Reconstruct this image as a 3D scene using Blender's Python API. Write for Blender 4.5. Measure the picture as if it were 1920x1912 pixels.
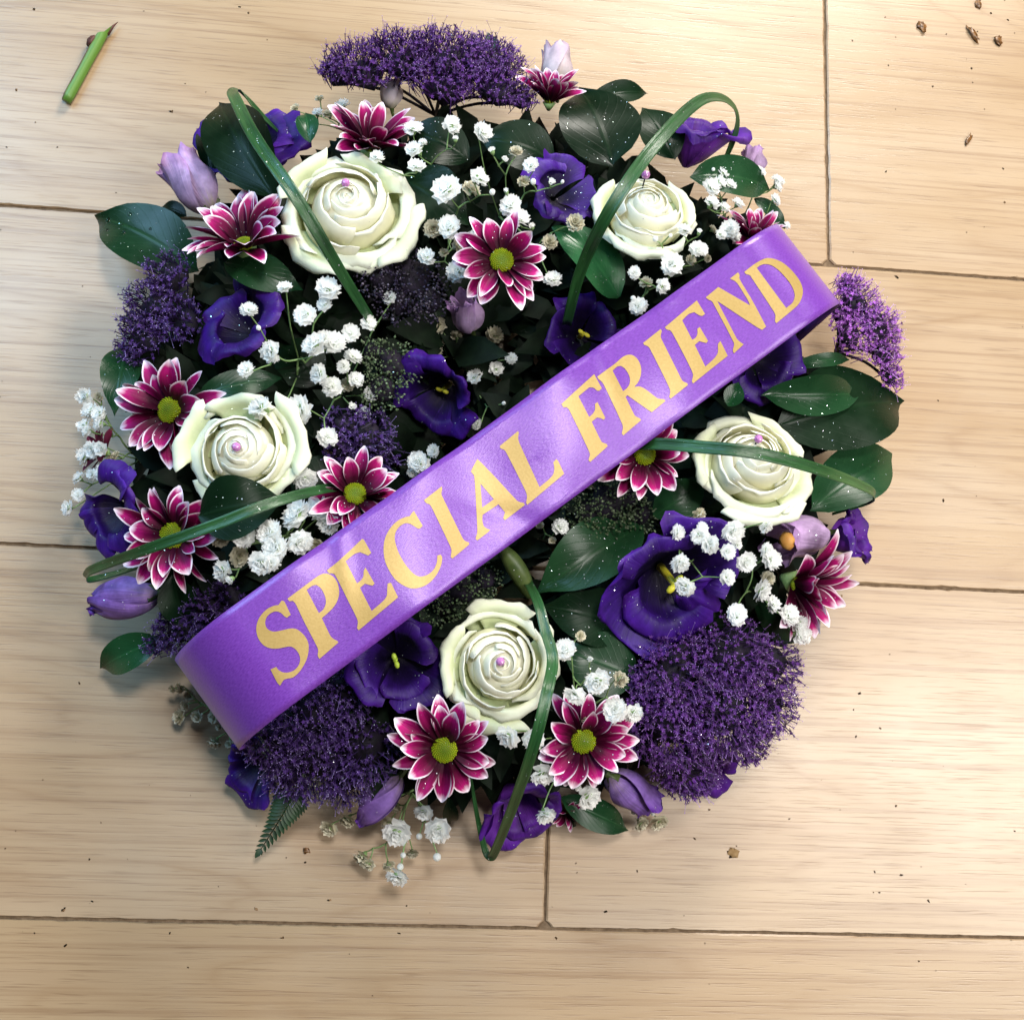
import bpy, math, random
import numpy as np
from mathutils import Vector, Matrix
from mathutils.geometry import tessellate_polygon

for o in list(bpy.data.objects):
    bpy.data.objects.remove(o)
SC = bpy.context.scene
COL = SC.collection
rnd = random.Random(7)
nrs = np.random.RandomState(7)
PI = math.pi

# ------------------------------------------------------------------ camera
FPX, CX, CY = 2318.0, 960.0, 956.0
RX, RY, RZ = 1.82062892e-01, -1.03182551e-01, 3.34969821e-02
CAM = np.array([0.0, -0.287439341, 0.680302438])
Mx = Matrix.Rotation(RZ, 3, 'Z') @ Matrix.Rotation(RY, 3, 'Y') @ Matrix.Rotation(RX, 3, 'X')
cd = bpy.data.cameras.new('camera')
cam = bpy.data.objects.new('camera', cd)
COL.objects.link(cam)
cam.matrix_world = Matrix.Translation(CAM) @ Mx.to_4x4()
cd.sensor_width = 36.0
cd.lens = 36.0 * FPX / 1920.0
cd.clip_start, cd.clip_end = 0.02, 50.0
SC.camera = cam
SC.view_settings.view_transform = 'Standard'
SC.view_settings.look = 'None'
SC.view_settings.exposure = 0.27
SC.view_settings.gamma = 1.0

# ------------------------------------------------------------------ light
W = bpy.data.worlds.new("World")
SC.world = W
W.use_nodes = True
bg = W.node_tree.nodes['Background']
bg.inputs['Color'].default_value = (1.0, 0.86, 0.72, 1)
bg.inputs['Strength'].default_value = 0.03


def area(name, loc, target, size, power, color, sy=None):
    d = bpy.data.lights.new(name, 'AREA')
    d.energy, d.color, d.size = power, color, size
    d.shape = 'RECTANGLE'
    d.size_y = sy or size
    o = bpy.data.objects.new(name, d)
    COL.objects.link(o)
    o.location = loc
    o.rotation_euler = (Vector(target) - Vector(loc)).to_track_quat('-Z', 'Y').to_euler()
    return o


area('right_window_light', (0.80, -0.32, 0.92), (0.16, -0.18, 0.0), 0.34, 10.5, (1.0, 0.97, 0.92), 0.85)
area('left_window_light', (-0.72, 0.45, 0.80), (-0.05, -0.02, 0.0), 0.42, 10.0, (0.36, 0.68, 1.0), 0.8)
area('back_window_light', (0.52, 1.20, 0.88), (0.06, -0.10, 0.0), 0.5, 28.0, (1.0, 0.95, 0.87))
area('overhead_fill_lamp', (0.13, 0.10, 1.40), (0.05, -0.13, 0.0), 0.20, 9.5, (1.0, 0.97, 0.92))  # overhead fill added to lift the roses and ribbon

M33 = np.array(Mx)


def P(px, py, z):
    """point at height z that the photograph shows at pixel px, py"""
    d = M33 @ np.array([px - CX, -(py - CY), -FPX])
    return CAM + (z - CAM[2]) / d[2] * d


def mpp(z):
    return (CAM[2] - z) / FPX * 1.03


CEN = np.array([0.05, -0.128])


def ztop(px, py, add=0.0):
    p = P(px, py, 0.075)
    r = math.hypot(p[0] - CEN[0], p[1] - CEN[1])
    return 0.030 + 0.062 * math.exp(-((r - 0.13) / 0.062) ** 2) + add


# ------------------------------------------------------------------ materials
def nt(name):
    m = bpy.data.materials.new(name)
    m.use_nodes = True
    t = m.node_tree
    return m, t, t.nodes, t.links, t.nodes['Principled BSDF']


def node(t, kind, **kw):
    n = t.nodes.new(kind)
    for k, v in kw.items():
        setattr(n, k, v)
    return n


def ramp(t, stops, fac=None, interp='LINEAR'):
    n = t.nodes.new('ShaderNodeValToRGB')
    cr = n.color_ramp
    cr.interpolation = interp
    while len(cr.elements) < len(stops):
        cr.elements.new(0.5)
    for e, (p, c) in zip(cr.elements, stops):
        e.position = p
        e.color = (c[0], c[1], c[2], 1) if not isinstance(c, (int, float)) else (c, c, c, 1)
    if fac is not None:
        t.links.new(fac, n.inputs[0])
    return n


def noise(t, vec, scale, detail=3, rough=0.55, dist=0.0):
    n = t.nodes.new('ShaderNodeTexNoise')
    n.inputs['Scale'].default_value = scale
    n.inputs['Detail'].default_value = detail
    n.inputs['Roughness'].default_value = rough
    n.inputs['Distortion'].default_value = dist
    if vec is not None:
        t.links.new(vec, n.inputs['Vector'])
    return n


def math_n(t, op, a, b=None, clamp=False):
    n = t.nodes.new('ShaderNodeMath')
    n.operation = op
    n.use_clamp = clamp
    for i, x in enumerate((a, b)):
        if x is None:
            continue
        if isinstance(x, (int, float)):
            n.inputs[i].default_value = x
        else:
            t.links.new(x, n.inputs[i])
    return n.outputs[0]


def mix(t, fac, a, b, mode='MIX'):
    n = t.nodes.new('ShaderNodeMix')
    n.data_type = 'RGBA'
    n.blend_type = mode
    for s, x in ((n.inputs[0], fac), (n.inputs[6], a), (n.inputs[7], b)):
        if isinstance(x, (int, float)):
            s.default_value = x
        elif isinstance(x, tuple):
            s.default_value = (x[0], x[1], x[2], 1)
        else:
            t.links.new(x, s)
    return n.outputs[2]


def petal_mat(name, along, rim=None, rim_at=(0.6, 0.85), rough=0.5, transl=0.2, vein=0.25, spec=0.3, sheen=0.0,
              streak=26.0, bump=0.25, mott=(0.72, 1.15), var=0.35):
    """colour runs from petal base to tip (UV v); optional rim colour from the edge attribute"""
    m, t, N, L, b = nt(name)
    uv = node(t, 'ShaderNodeUVMap')
    sep = node(t, 'ShaderNodeSeparateXYZ')
    L.new(uv.outputs[0], sep.inputs[0])
    geo = node(t, 'ShaderNodeTexCoord')
    mp = node(t, 'ShaderNodeMapping')
    mp.inputs['Scale'].default_value = (streak, 2.0, 1)
    L.new(uv.outputs[0], mp.inputs[0])
    st = noise(t, mp.outputs[0], 1.0, 3)
    big = noise(t, geo.outputs['Object'], 130.0, 3)
    v = math_n(t, 'ADD', sep.outputs[1], math_n(t, 'MULTIPLY', math_n(t, 'SUBTRACT', st.outputs[0], 0.5), vein))
    col = ramp(t, along, v).outputs[0]
    if rim is not None:
        at = node(t, 'ShaderNodeAttribute', attribute_name='edge')
        e = math_n(t, 'ADD', at.outputs['Fac'], math_n(t, 'MULTIPLY', math_n(t, 'SUBTRACT', st.outputs[0], 0.5), 0.35))
        f = ramp(t, [(rim_at[0], 0.0), (rim_at[1], 1.0)], e)
        col = mix(t, f.outputs[0], col, rim)
    vb = ramp(t, [(0.3, mott[0]), (0.7, mott[1])], big.outputs[0])
    col = mix(t, 1.0, col, vb.outputs[0], 'MULTIPLY')
    info = node(t, 'ShaderNodeObjectInfo')
    hs = node(t, 'ShaderNodeHueSaturation')
    L.new(col, hs.inputs['Color'])
    L.new(math_n(t, 'ADD', math_n(t, 'MULTIPLY', info.outputs['Random'], var), 1 - var / 2), hs.inputs['Value'])
    col = hs.outputs[0]
    L.new(col, b.inputs['Base Color'])
    b.inputs['Roughness'].default_value = rough
    b.inputs['Specular IOR Level'].default_value = spec
    if sheen:
        b.inputs['Sheen Weight'].default_value = sheen
        b.inputs['Sheen Roughness'].default_value = 0.4
    bp = node(t, 'ShaderNodeBump')
    bp.inputs['Strength'].default_value = bump
    bp.inputs['Distance'].default_value = 0.0006
    L.new(st.outputs[0], bp.inputs['Height'])
    L.new(bp.outputs[0], b.inputs['Normal'])
    if transl:
        tr = node(t, 'ShaderNodeBsdfTranslucent')
        L.new(col, tr.inputs[0])
        ms = node(t, 'ShaderNodeMixShader')
        ms.inputs[0].default_value = transl
        L.new(b.outputs[0], ms.inputs[1])
        L.new(tr.outputs[0], ms.inputs[2])
        L.new(ms.outputs[0], N['Material Output'].inputs[0])
    return m


def plain_mat(name, c1, c2, scale=200.0, rough=0.5, spec=0.4, transl=0.0, bump=0.2, metallic=0.0):
    m, t, N, L, b = nt(name)
    g = node(t, 'ShaderNodeTexCoord')
    n = noise(t, g.outputs['Object'], scale, 4)
    c = ramp(t, [(0.3, c1), (0.7, c2)], n.outputs[0]).outputs[0]
    L.new(c, b.inputs['Base Color'])
    b.inputs['Roughness'].default_value = rough
    b.inputs['Specular IOR Level'].default_value = spec
    b.inputs['Metallic'].default_value = metallic
    if bump:
        bp = node(t, 'ShaderNodeBump')
        bp.inputs['Strength'].default_value = bump
        bp.inputs['Distance'].default_value = 0.0005
        L.new(n.outputs[0], bp.inputs['Height'])
        L.new(bp.outputs[0], b.inputs['Normal'])
    if transl:
        tr = node(t, 'ShaderNodeBsdfTranslucent')
        L.new(c, tr.inputs[0])
        ms = node(t, 'ShaderNodeMixShader')
        ms.inputs[0].default_value = transl
        L.new(b.outputs[0], ms.inputs[1])
        L.new(tr.outputs[0], ms.inputs[2])
        L.new(ms.outputs[0], N['Material Output'].inputs[0])
    return m


def attr_mat(name, rough=0.5, spec=0.4, transl=0.0, jitter=0.0):
    """colour taken from a per-face-corner colour attribute: used where one fine mesh carries tissue of several colours"""
    m, t, N, L, b = nt(name)
    a = node(t, 'ShaderNodeAttribute', attribute_name='tint')
    L.new(a.outputs['Color'], b.inputs['Base Color'])
    b.inputs['Roughness'].default_value = rough
    b.inputs['Specular IOR Level'].default_value = spec
    if transl:
        tr = node(t, 'ShaderNodeBsdfTranslucent')
        L.new(a.outputs['Color'], tr.inputs[0])
        ms = node(t, 'ShaderNodeMixShader')
        ms.inputs[0].default_value = transl
        L.new(b.outputs[0], ms.inputs[1])
        L.new(tr.outputs[0], ms.inputs[2])
        L.new(ms.outputs[0], N['Material Output'].inputs[0])
    return m


def leaf_mat(name, dark, light, rough=0.28, spec=0.22):
    m, t, N, L, b = nt(name)
    uv = node(t, 'ShaderNodeUVMap')
    sep = node(t, 'ShaderNodeSeparateXYZ')
    L.new(uv.outputs[0], sep.inputs[0])
    au = math_n(t, 'ABSOLUTE', math_n(t, 'SUBTRACT', sep.outputs[0], 0.5))
    mid = ramp(t, [(0.0, 1.0), (0.02, 0.6), (0.045, 0.0)], au)
    # side veins: bands along v swept forward with distance from the midrib
    ph = math_n(t, 'SUBTRACT', math_n(t, 'MULTIPLY', sep.outputs[1], 9.0), math_n(t, 'MULTIPLY', au, 7.0))
    fr = math_n(t, 'PINGPONG', ph, 0.5)
    vein = ramp(t, [(0.0, 1.0), (0.06, 0.25), (0.16, 0.0)], fr)
    vein = math_n(t, 'MULTIPLY', vein.outputs[0], 0.22)
    g = node(t, 'ShaderNodeTexCoord')
    big = noise(t, g.outputs['Object'], 60.0, 4)
    info = node(t, 'ShaderNodeObjectInfo')
    f = math_n(t, 'ADD', math_n(t, 'MULTIPLY', big.outputs[0], 0.7), math_n(t, 'MULTIPLY', info.outputs['Random'], 0.4))
    c = ramp(t, [(0.25, dark), (0.9, light)], f).outputs[0]
    vv = math_n(t, 'MAXIMUM', mid.outputs[0], vein)
    c = mix(t, math_n(t, 'MULTIPLY', vv, 0.25), c, (light[0] * 2.2, light[1] * 1.9, light[2] * 1.8))
    L.new(c, b.inputs['Base Color'])
    rr = ramp(t, [(0.3, rough * 0.8), (0.75, rough * 1.7)], big.outputs[0])
    L.new(rr.outputs[0], b.inputs['Roughness'])
    b.inputs['Specular IOR Level'].default_value = spec
    bp = node(t, 'ShaderNodeBump')
    bp.inputs['Strength'].default_value = 0.3
    bp.inputs['Distance'].default_value = 0.0005
    L.new(math_n(t, 'SUBTRACT', math_n(t, 'MULTIPLY', big.outputs[0], 0.5), vv), bp.inputs['Height'])
    L.new(bp.outputs[0], b.inputs['Normal'])
    return m


M = {}
M['rose'] = petal_mat('white_rose_petal', [(0.0, (0.66, 0.70, 0.36)), (0.35, (0.88, 0.86, 0.62)), (0.72, (0.92, 0.91, 0.79)), (1.0, (0.93, 0.93, 0.87))],
                      rough=0.55, transl=0.42, vein=0.06, spec=0.2, streak=18, bump=0.04, mott=(0.95, 1.03), var=0.06)
M['rose_outer'] = petal_mat('outer_rose_petal', [(0.0, (0.50, 0.60, 0.26)), (0.4, (0.80, 0.85, 0.58)), (0.8, (0.87, 0.90, 0.75)), (1.0, (0.90, 0.92, 0.82))],
                            rough=0.55, transl=0.40, vein=0.12, spec=0.2, streak=18, bump=0.08, mott=(0.93, 1.03), var=0.08)
M['mum'] = petal_mat('magenta_petal', [(0.0, (0.018, 0.001, 0.006)), (0.35, (0.040, 0.001, 0.013)), (0.58, (0.17, 0.003, 0.055)), (0.86, (0.42, 0.008, 0.155))],
                     rim=(0.84, 0.72, 0.82), rim_at=(0.54, 0.90), rough=0.5, transl=0.06, vein=0.3, spec=0.12, streak=9, bump=0.45)
M['mum_dry'] = petal_mat('faded_maroon_petal', [(0.0, (0.06, 0.004, 0.015)), (1.0, (0.16, 0.01, 0.05))], rough=0.6, transl=0.1)
M['disc'] = attr_mat('green_disc', 0.6, 0.3)
M['lisi'] = petal_mat('violet_petal', [(0.0, (0.002, 0.001, 0.006)), (0.35, (0.008, 0.002, 0.035)), (0.62, (0.026, 0.004, 0.125)), (0.82, (0.042, 0.006, 0.19)), (1.0, (0.060, 0.010, 0.21))],
                      rough=0.5, transl=0.10, vein=0.30, spec=0.25, streak=30, bump=0.6, mott=(0.6, 1.2))
M['lisi_light'] = petal_mat('bright_violet_petal', [(0.0, (0.07, 0.012, 0.15)), (0.4, (0.125, 0.024, 0.29)), (0.8, (0.075, 0.010, 0.24)), (1.0, (0.06, 0.008, 0.20))],
                            rough=0.5, transl=0.16, vein=0.3, spec=0.25, streak=30, bump=0.6, mott=(0.6, 1.2))
M['lilac'] = petal_mat('lilac_petal', [(0.0, (0.40, 0.36, 0.22)), (0.25, (0.40, 0.28, 0.46)), (0.7, (0.44, 0.29, 0.52)), (1.0, (0.36, 0.20, 0.46))],
                       rough=0.5, transl=0.16, vein=0.55, spec=0.25, streak=20, bump=0.8, mott=(0.55, 1.2))
M['lavender'] = petal_mat('lavender_petal', [(0.0, (0.34, 0.24, 0.30)), (0.3, (0.28, 0.16, 0.52)), (0.75, (0.24, 0.12, 0.50)), (1.0, (0.12, 0.03, 0.34))],
                          rough=0.5, transl=0.16, vein=0.55, spec=0.25, streak=20, bump=0.8, mott=(0.55, 1.2))
M['pale'] = petal_mat('pale_petal', [(0.0, (0.45, 0.42, 0.28)), (0.4, (0.60, 0.52, 0.56)), (1.0, (0.52, 0.40, 0.54))], rough=0.5, transl=0.3, vein=0.3)
M['stigma'] = plain_mat('yellow_stigma', (0.52, 0.45, 0.02), (0.62, 0.58, 0.05), 400, 0.5)
M['stigma_green'] = plain_mat('green_stigma', (0.28, 0.40, 0.03), (0.40, 0.52, 0.05), 400, 0.5)
M['trach'] = attr_mat('fine_floret_tissue', 0.5, 0.35, 0.1)
M['core'] = plain_mat('stalk_and_shade_core', (0.006, 0.006, 0.008), (0.014, 0.008, 0.022), 300, 0.7, 0.2)  # stalk colour, also the dark filler shading gaps between florets
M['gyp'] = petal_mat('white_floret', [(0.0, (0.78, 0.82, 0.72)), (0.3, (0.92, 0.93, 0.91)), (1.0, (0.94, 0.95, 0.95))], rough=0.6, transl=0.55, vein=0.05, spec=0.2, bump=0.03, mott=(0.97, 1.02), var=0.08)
M['gyp_dry_shaded'] = petal_mat('cream_floret', [(0.0, (0.28, 0.28, 0.14)), (0.5, (0.52, 0.48, 0.34)), (1.0, (0.62, 0.58, 0.46))], rough=0.65, transl=0.2, vein=0.1, spec=0.2)  # dried florets, and shaded ones painted a duller cream
M['gyp_stem'] = plain_mat('thin_green_stem', (0.12, 0.22, 0.07), (0.22, 0.33, 0.13), 300, 0.55)
M['leaf'] = leaf_mat('dark_glossy_leaf', (0.0015, 0.0065, 0.0025), (0.005, 0.018, 0.007), 0.26, 0.12)
M['leaf_mid'] = leaf_mat('green_glossy_leaf', (0.004, 0.019, 0.008), (0.012, 0.050, 0.018), 0.22)
M['leaf_bright'] = leaf_mat('bright_green_leaf', (0.006, 0.040, 0.014), (0.016, 0.080, 0.028), 0.22)
M['fern'] = plain_mat('fern_green', (0.006, 0.022, 0.008), (0.02, 0.05, 0.018), 250, 0.5)
M['pod'] = plain_mat('green_bud', (0.03, 0.055, 0.012), (0.08, 0.11, 0.03), 120, 0.45)
M['foam'] = plain_mat('shade_dark_foam', (0.003, 0.008, 0.004), (0.006, 0.015, 0.006), 300, 0.9, 0.1)  # foam darkened so gaps between the flowers read as shade
M['undergrowth'] = plain_mat('undergrowth', (0.0015, 0.004, 0.002), (0.005, 0.012, 0.005), 120, 0.6, 0.1)  # near-black leaf colour carries the shade between the flowers


def grass_mat():
    m, t, N, L, b = nt('grass_blade')
    uv = node(t, 'ShaderNodeUVMap')
    mp = node(t, 'ShaderNodeMapping')
    mp.inputs['Scale'].default_value = (14, 3, 1)
    L.new(uv.outputs[0], mp.inputs[0])
    n = noise(t, mp.outputs[0], 1.0, 3)
    g = node(t, 'ShaderNodeTexCoord')
    n2 = noise(t, g.outputs['Object'], 25.0, 2)
    c = ramp(t, [(0.35, (0.005, 0.028, 0.007)), (0.65, (0.028, 0.105, 0.030))], math_n(t, 'ADD', math_n(t, 'MULTIPLY', n.outputs[0], 0.5), math_n(t, 'MULTIPLY', n2.outputs[0], 0.5)))
    L.new(c.outputs[0], b.inputs['Base Color'])
    b.inputs['Roughness'].default_value = 0.32
    bp = node(t, 'ShaderNodeBump')
    bp.inputs['Strength'].default_value = 0.5
    bp.inputs['Distance'].default_value = 0.0005
    L.new(n.outputs[0], bp.inputs['Height'])
    L.new(bp.outputs[0], b.inputs['Normal'])
    return m


M['grass'] = grass_mat()


def satin_mat():
    m, t, N, L, b = nt('purple_satin')
    uv = node(t, 'ShaderNodeUVMap')
    mp = node(t, 'ShaderNodeMapping')
    mp.inputs['Scale'].default_value = (1900, 520, 1)
    L.new(uv.outputs[0], mp.inputs[0])
    n = noise(t, mp.outputs[0], 1.0, 2, 0.6)
    c = ramp(t, [(0.3, (0.105, 0.022, 0.235)), (0.7, (0.165, 0.044, 0.340))], n.outputs[0])
    L.new(c.outputs[0], b.inputs['Base Color'])
    b.inputs['Roughness'].default_value = 0.34
    b.inputs['Specular IOR Level'].default_value = 0.8
    b.inputs['Specular Tint'].default_value = (0.85, 0.70, 1.0, 1)
    b.inputs['Sheen Weight'].default_value = 0.15
    b.inputs['Sheen Tint'].default_value = (0.7, 0.5, 1.0, 1)
    b.inputs['Anisotropic'].default_value = 0.5
    bp = node(t, 'ShaderNodeBump')
    bp.inputs['Strength'].default_value = 0.35
    bp.inputs['Distance'].default_value = 0.00025
    L.new(n.outputs[0], bp.inputs['Height'])
    L.new(bp.outputs[0], b.inputs['Normal'])
    return m


M['satin'] = satin_mat()
M['gold'] = plain_mat('gold_print', (0.33, 0.215, 0.060), (0.38, 0.255, 0.080), 900, 0.42, 0.5, bump=0.05, metallic=0.25)


def wood_mat():
    m, t, N, L, b = nt('oak_laminate')
    g = node(t, 'ShaderNodeTexCoord')
    info = node(t, 'ShaderNodeObjectInfo')
    add = node(t, 'ShaderNodeVectorMath', operation='ADD')
    L.new(g.outputs['Object'], add.inputs[0])
    cmb = node(t, 'ShaderNodeCombineXYZ')
    L.new(math_n(t, 'MULTIPLY', info.outputs['Random'], 7.0), cmb.inputs[0])
    L.new(math_n(t, 'MULTIPLY', info.outputs['Random'], 3.0), cmb.inputs[1])
    L.new(cmb.outputs[0], add.inputs[1])

    def mp(sx, sy):
        q = node(t, 'ShaderNodeMapping')
        q.inputs['Scale'].default_value = (sx, sy, 1)
        L.new(add.outputs[0], q.inputs[0])
        return q.outputs[0]
    field = noise(t, mp(1.9, 7.5), 1.0, 2, 0.4, 0.25)           # contour field: its level lines are the cathedral figure
    wob = noise(t, mp(14, 160), 1.0, 3, 0.6)
    ring = math_n(t, 'ADD', math_n(t, 'MULTIPLY', field.outputs[0], 17.0), math_n(t, 'MULTIPLY', wob.outputs[0], 0.42))
    saw = math_n(t, 'FRACT', ring)
    figure = ramp(t, [(0.0, 1.0), (0.10, 0.35), (0.35, 0.05), (0.75, 0.0), (0.94, 0.55), (1.0, 1.0)], saw)
    fade = noise(t, mp(3.5, 22), 1.0, 3)
    fr = ramp(t, [(0.38, 0.15), (0.62, 1.0)], fade.outputs[0])
    fig = math_n(t, 'MULTIPLY', figure.outputs[0], fr.outputs[0])
    lines = noise(t, mp(3.2, 330), 1.0, 3, 0.6, 0.15)
    ln = ramp(t, [(0.50, 0.0), (0.66, 1.0)], lines.outputs[0])
    pores = noise(t, mp(24, 900), 1.0, 2, 0.7)
    pr = ramp(t, [(0.55, 0.0), (0.68, 1.0)], pores.outputs[0])
    streak = noise(t, mp(1.6, 60), 1.0, 4, 0.6)
    tone = noise(t, mp(2.2, 11.0), 1.0, 3)
    base = ramp(t, [(0.3, (0.345, 0.232, 0.130)), (0.5, (0.405, 0.287, 0.177)), (0.7, (0.435, 0.325, 0.222))], tone.outputs[0])
    c = mix(t, math_n(t, 'MULTIPLY', fig, 0.72), base.outputs[0], (0.29, 0.182, 0.098))
    st = ramp(t, [(0.42, 0.0), (0.70, 0.34)], streak.outputs[0])
    c = mix(t, st.outputs[0], c, (0.34, 0.225, 0.135))
    c = mix(t, math_n(t, 'MULTIPLY', ln.outputs[0], 0.50), c, (0.24, 0.145, 0.080))
    c = mix(t, math_n(t, 'MULTIPLY', pr.outputs[0], 0.48), c, (0.17, 0.098, 0.052))
    hs = node(t, 'ShaderNodeHueSaturation')
    L.new(c, hs.inputs['Color'])
    L.new(math_n(t, 'ADD', math_n(t, 'MULTIPLY', info.outputs['Random'], 0.12), 0.94), hs.inputs['Value'])
    L.new(math_n(t, 'ADD', math_n(t, 'MULTIPLY', info.outputs['Random'], -0.18), 1.06), hs.inputs['Saturation'])
    c = hs.outputs[0]
    # wear: faint grey smears
    sm = noise(t, g.outputs['Object'], 9.0, 5, 0.6)
    smr = ramp(t, [(0.54, 0.0), (0.8, 0.22)], sm.outputs[0])
    c = mix(t, smr.outputs[0], c, (0.36, 0.29, 0.215))
    L.new(c, b.inputs['Base Color'])
    rr = ramp(t, [(0.3, 0.30), (0.75, 0.44)], sm.outputs[0])
    L.new(rr.outputs[0], b.inputs['Roughness'])
    b.inputs['Specular IOR Level'].default_value = 0.72
    bp = node(t, 'ShaderNodeBump')
    bp.inputs['Strength'].default_value = 0.22
    bp.inputs['Distance'].default_value = 0.0003
    h = math_n(t, 'SUBTRACT', math_n(t, 'MULTIPLY', streak.outputs[0], 0.5), math_n(t, 'MULTIPLY', pr.outputs[0], 0.6))
    L.new(h, bp.inputs['Height'])
    L.new(bp.outputs[0], b.inputs['Normal'])
    return m


M['wood'] = wood_mat()
M['dirt'] = plain_mat('joint_dirt', (0.10, 0.066, 0.040), (0.20, 0.14, 0.09), 350, 0.9, 0.1)
M['crumb'] = plain_mat('brown_crumb', (0.05, 0.022, 0.008), (0.28, 0.13, 0.04), 500, 0.35, 0.6)
M['stain'] = plain_mat('dirt_stain', (0.20, 0.12, 0.05), (0.30, 0.20, 0.10), 400, 0.8, 0.1)
M['speck'] = plain_mat('dirt_speck', (0.17, 0.095, 0.045), (0.30, 0.18, 0.09), 300, 0.8, 0.2)
M['stem_green'] = None


# ------------------------------------------------------------------ object helpers
def link_mesh(name, me, parent=None):
    o = bpy.data.objects.new(name, me)
    COL.objects.link(o)
    if parent is not None:
        o.parent = parent
    return o


def mesh(name, V, F, mat, smooth=True, uv=None, edge=None, tint=None):
    me = bpy.data.meshes.new(name)
    V = np.asarray(V, float)
    me.from_pydata(V.tolist(), [], F if isinstance(F, list) else F.tolist())
    if smooth:
        me.polygons.foreach_set('use_smooth', np.ones(len(me.polygons), bool))
    li = None
    if uv is not None or tint is not None:
        li = np.empty(len(me.loops), np.int32)
        me.loops.foreach_get('vertex_index', li)
    if uv is not None:
        l = me.uv_layers.new(name='UVMap')
        l.data.foreach_set('uv', np.asarray(uv, np.float32)[li].ravel())
    if edge is not None:
        a = me.attributes.new('edge', 'FLOAT', 'POINT')
        a.data.foreach_set('value', np.asarray(edge, np.float32))
    if tint is not None:
        a = me.attributes.new('tint', 'FLOAT_COLOR', 'POINT')
        c = np.ones((len(V), 4), np.float32)
        c[:, :3] = tint
        a.data.foreach_set('color', c.ravel())
    me.materials.append(mat)
    me.update()
    return me


def obj(name, V, F, mat, parent=None, **kw):
    return link_mesh(name, mesh(name, V, F, mat, **kw), parent)


def tag(o, label, cat, group=None, kind=None):
    if label:
        o['label'] = label
    if cat:
        o['category'] = cat
    if group:
        o['group'] = group
    if kind:
        o['kind'] = kind
    return o


def thing(name, label, cat, loc, rot=None, group=None):
    o = bpy.data.objects.new(name, None)
    COL.objects.link(o)
    o.empty_display_size = 0.01
    m = Matrix.Translation(Vector(loc))
    if rot is not None:
        m = m @ rot.to_4x4()
    o.matrix_world = m
    return tag(o, label, cat, group)


def frame(dirdeg, tilt, spin=0.0):
    """rotation whose z axis leans by tilt degrees towards image direction dirdeg (0 right, 90 up)"""
    return Matrix.Rotation(math.radians(dirdeg), 3, 'Z') @ Matrix.Rotation(math.radians(tilt), 3, 'Y') @ Matrix.Rotation(math.radians(spin - dirdeg), 3, 'Z')


def grid_faces(nu, nv):
    i = np.arange(nu - 1)[:, None] * nv + np.arange(nv - 1)[None, :]
    i = i.ravel()
    return np.stack([i, i + nv, i + nv + 1, i + 1], 1)


def catmull(pts, n, closed=False):
    pts = np.asarray(pts, float)
    if closed:
        p = np.vstack([pts[-1], pts, pts[0], pts[1]])
        m = len(pts)
    else:
        p = np.vstack([2 * pts[0] - pts[1], pts, 2 * pts[-1] - pts[-2]])
        m = len(pts) - 1
    out = []
    for k in range(m):
        a, b, c, d = p[k:k + 4]
        for s in np.arange(n) / n:
            out.append(0.5 * (2 * b + (c - a) * s + (2 * a - 5 * b + 4 * c - d) * s * s + (3 * b - a - 3 * c + d) * s ** 3))
    if not closed:
        out.append(pts[-1])
    return np.array(out)


def tube(path, rad, sides=5, cap=True):
    path = np.asarray(path, float)
    n = len(path)
    rad = np.broadcast_to(np.asarray(rad, float), (n,))
    tan = np.gradient(path, axis=0)
    tan /= np.linalg.norm(tan, axis=1)[:, None] + 1e-12
    ref = np.array([0.31, 0.17, 0.93]) if abs(tan[0][2]) < 0.9 else np.array([1.0, 0.1, 0.0])
    V = []
    for k in range(n):
        a = np.cross(tan[k], ref)
        a /= np.linalg.norm(a) + 1e-12
        b = np.cross(tan[k], a)
        ref = np.cross(a, tan[k])
        th = np.arange(sides) * 2 * PI / sides
        V.append(path[k] + rad[k] * (np.cos(th)[:, None] * a + np.sin(th)[:, None] * b))
    V = np.vstack(V)
    F = []
    for k in range(n - 1):
        for s in range(sides):
            s2 = (s + 1) % sides
            F.append([k * sides + s, k * sides + s2, (k + 1) * sides + s2, (k + 1) * sides + s])
    if cap:
        F.append(list(range(sides))[::-1])
        F.append([(n - 1) * sides + s for s in range(sides)])
    return V, F


class Acc:
    def __init__(self):
        self.V, self.F, self.T, self.n = [], [], [], 0

    def add(self, V, F, tint=None):
        V = np.asarray(V, float)
        self.V.append(V)
        self.F += [[i + self.n for i in f] for f in F]
        if tint is not None:
            self.T.append(np.broadcast_to(np.asarray(tint, float), (len(V), 3)))
        self.n += len(V)

    def out(self):
        return np.vstack(self.V), self.F, (np.vstack(self.T) if self.T else None)


def sphere(n=6, m=8):
    V, F = [], []
    for i in range(n + 1):
        th = PI * i / n
        for j in range(m):
            ph = 2 * PI * j / m
            V.append((math.sin(th) * math.cos(ph), math.sin(th) * math.sin(ph), math.cos(th)))
    for i in range(n):
        for j in range(m):
            j2 = (j + 1) % m
            F.append([i * m + j, (i + 1) * m + j, (i + 1) * m + j2, i * m + j2])
    return np.array(V), F


# ------------------------------------------------------------------ floor
floor = None


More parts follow.
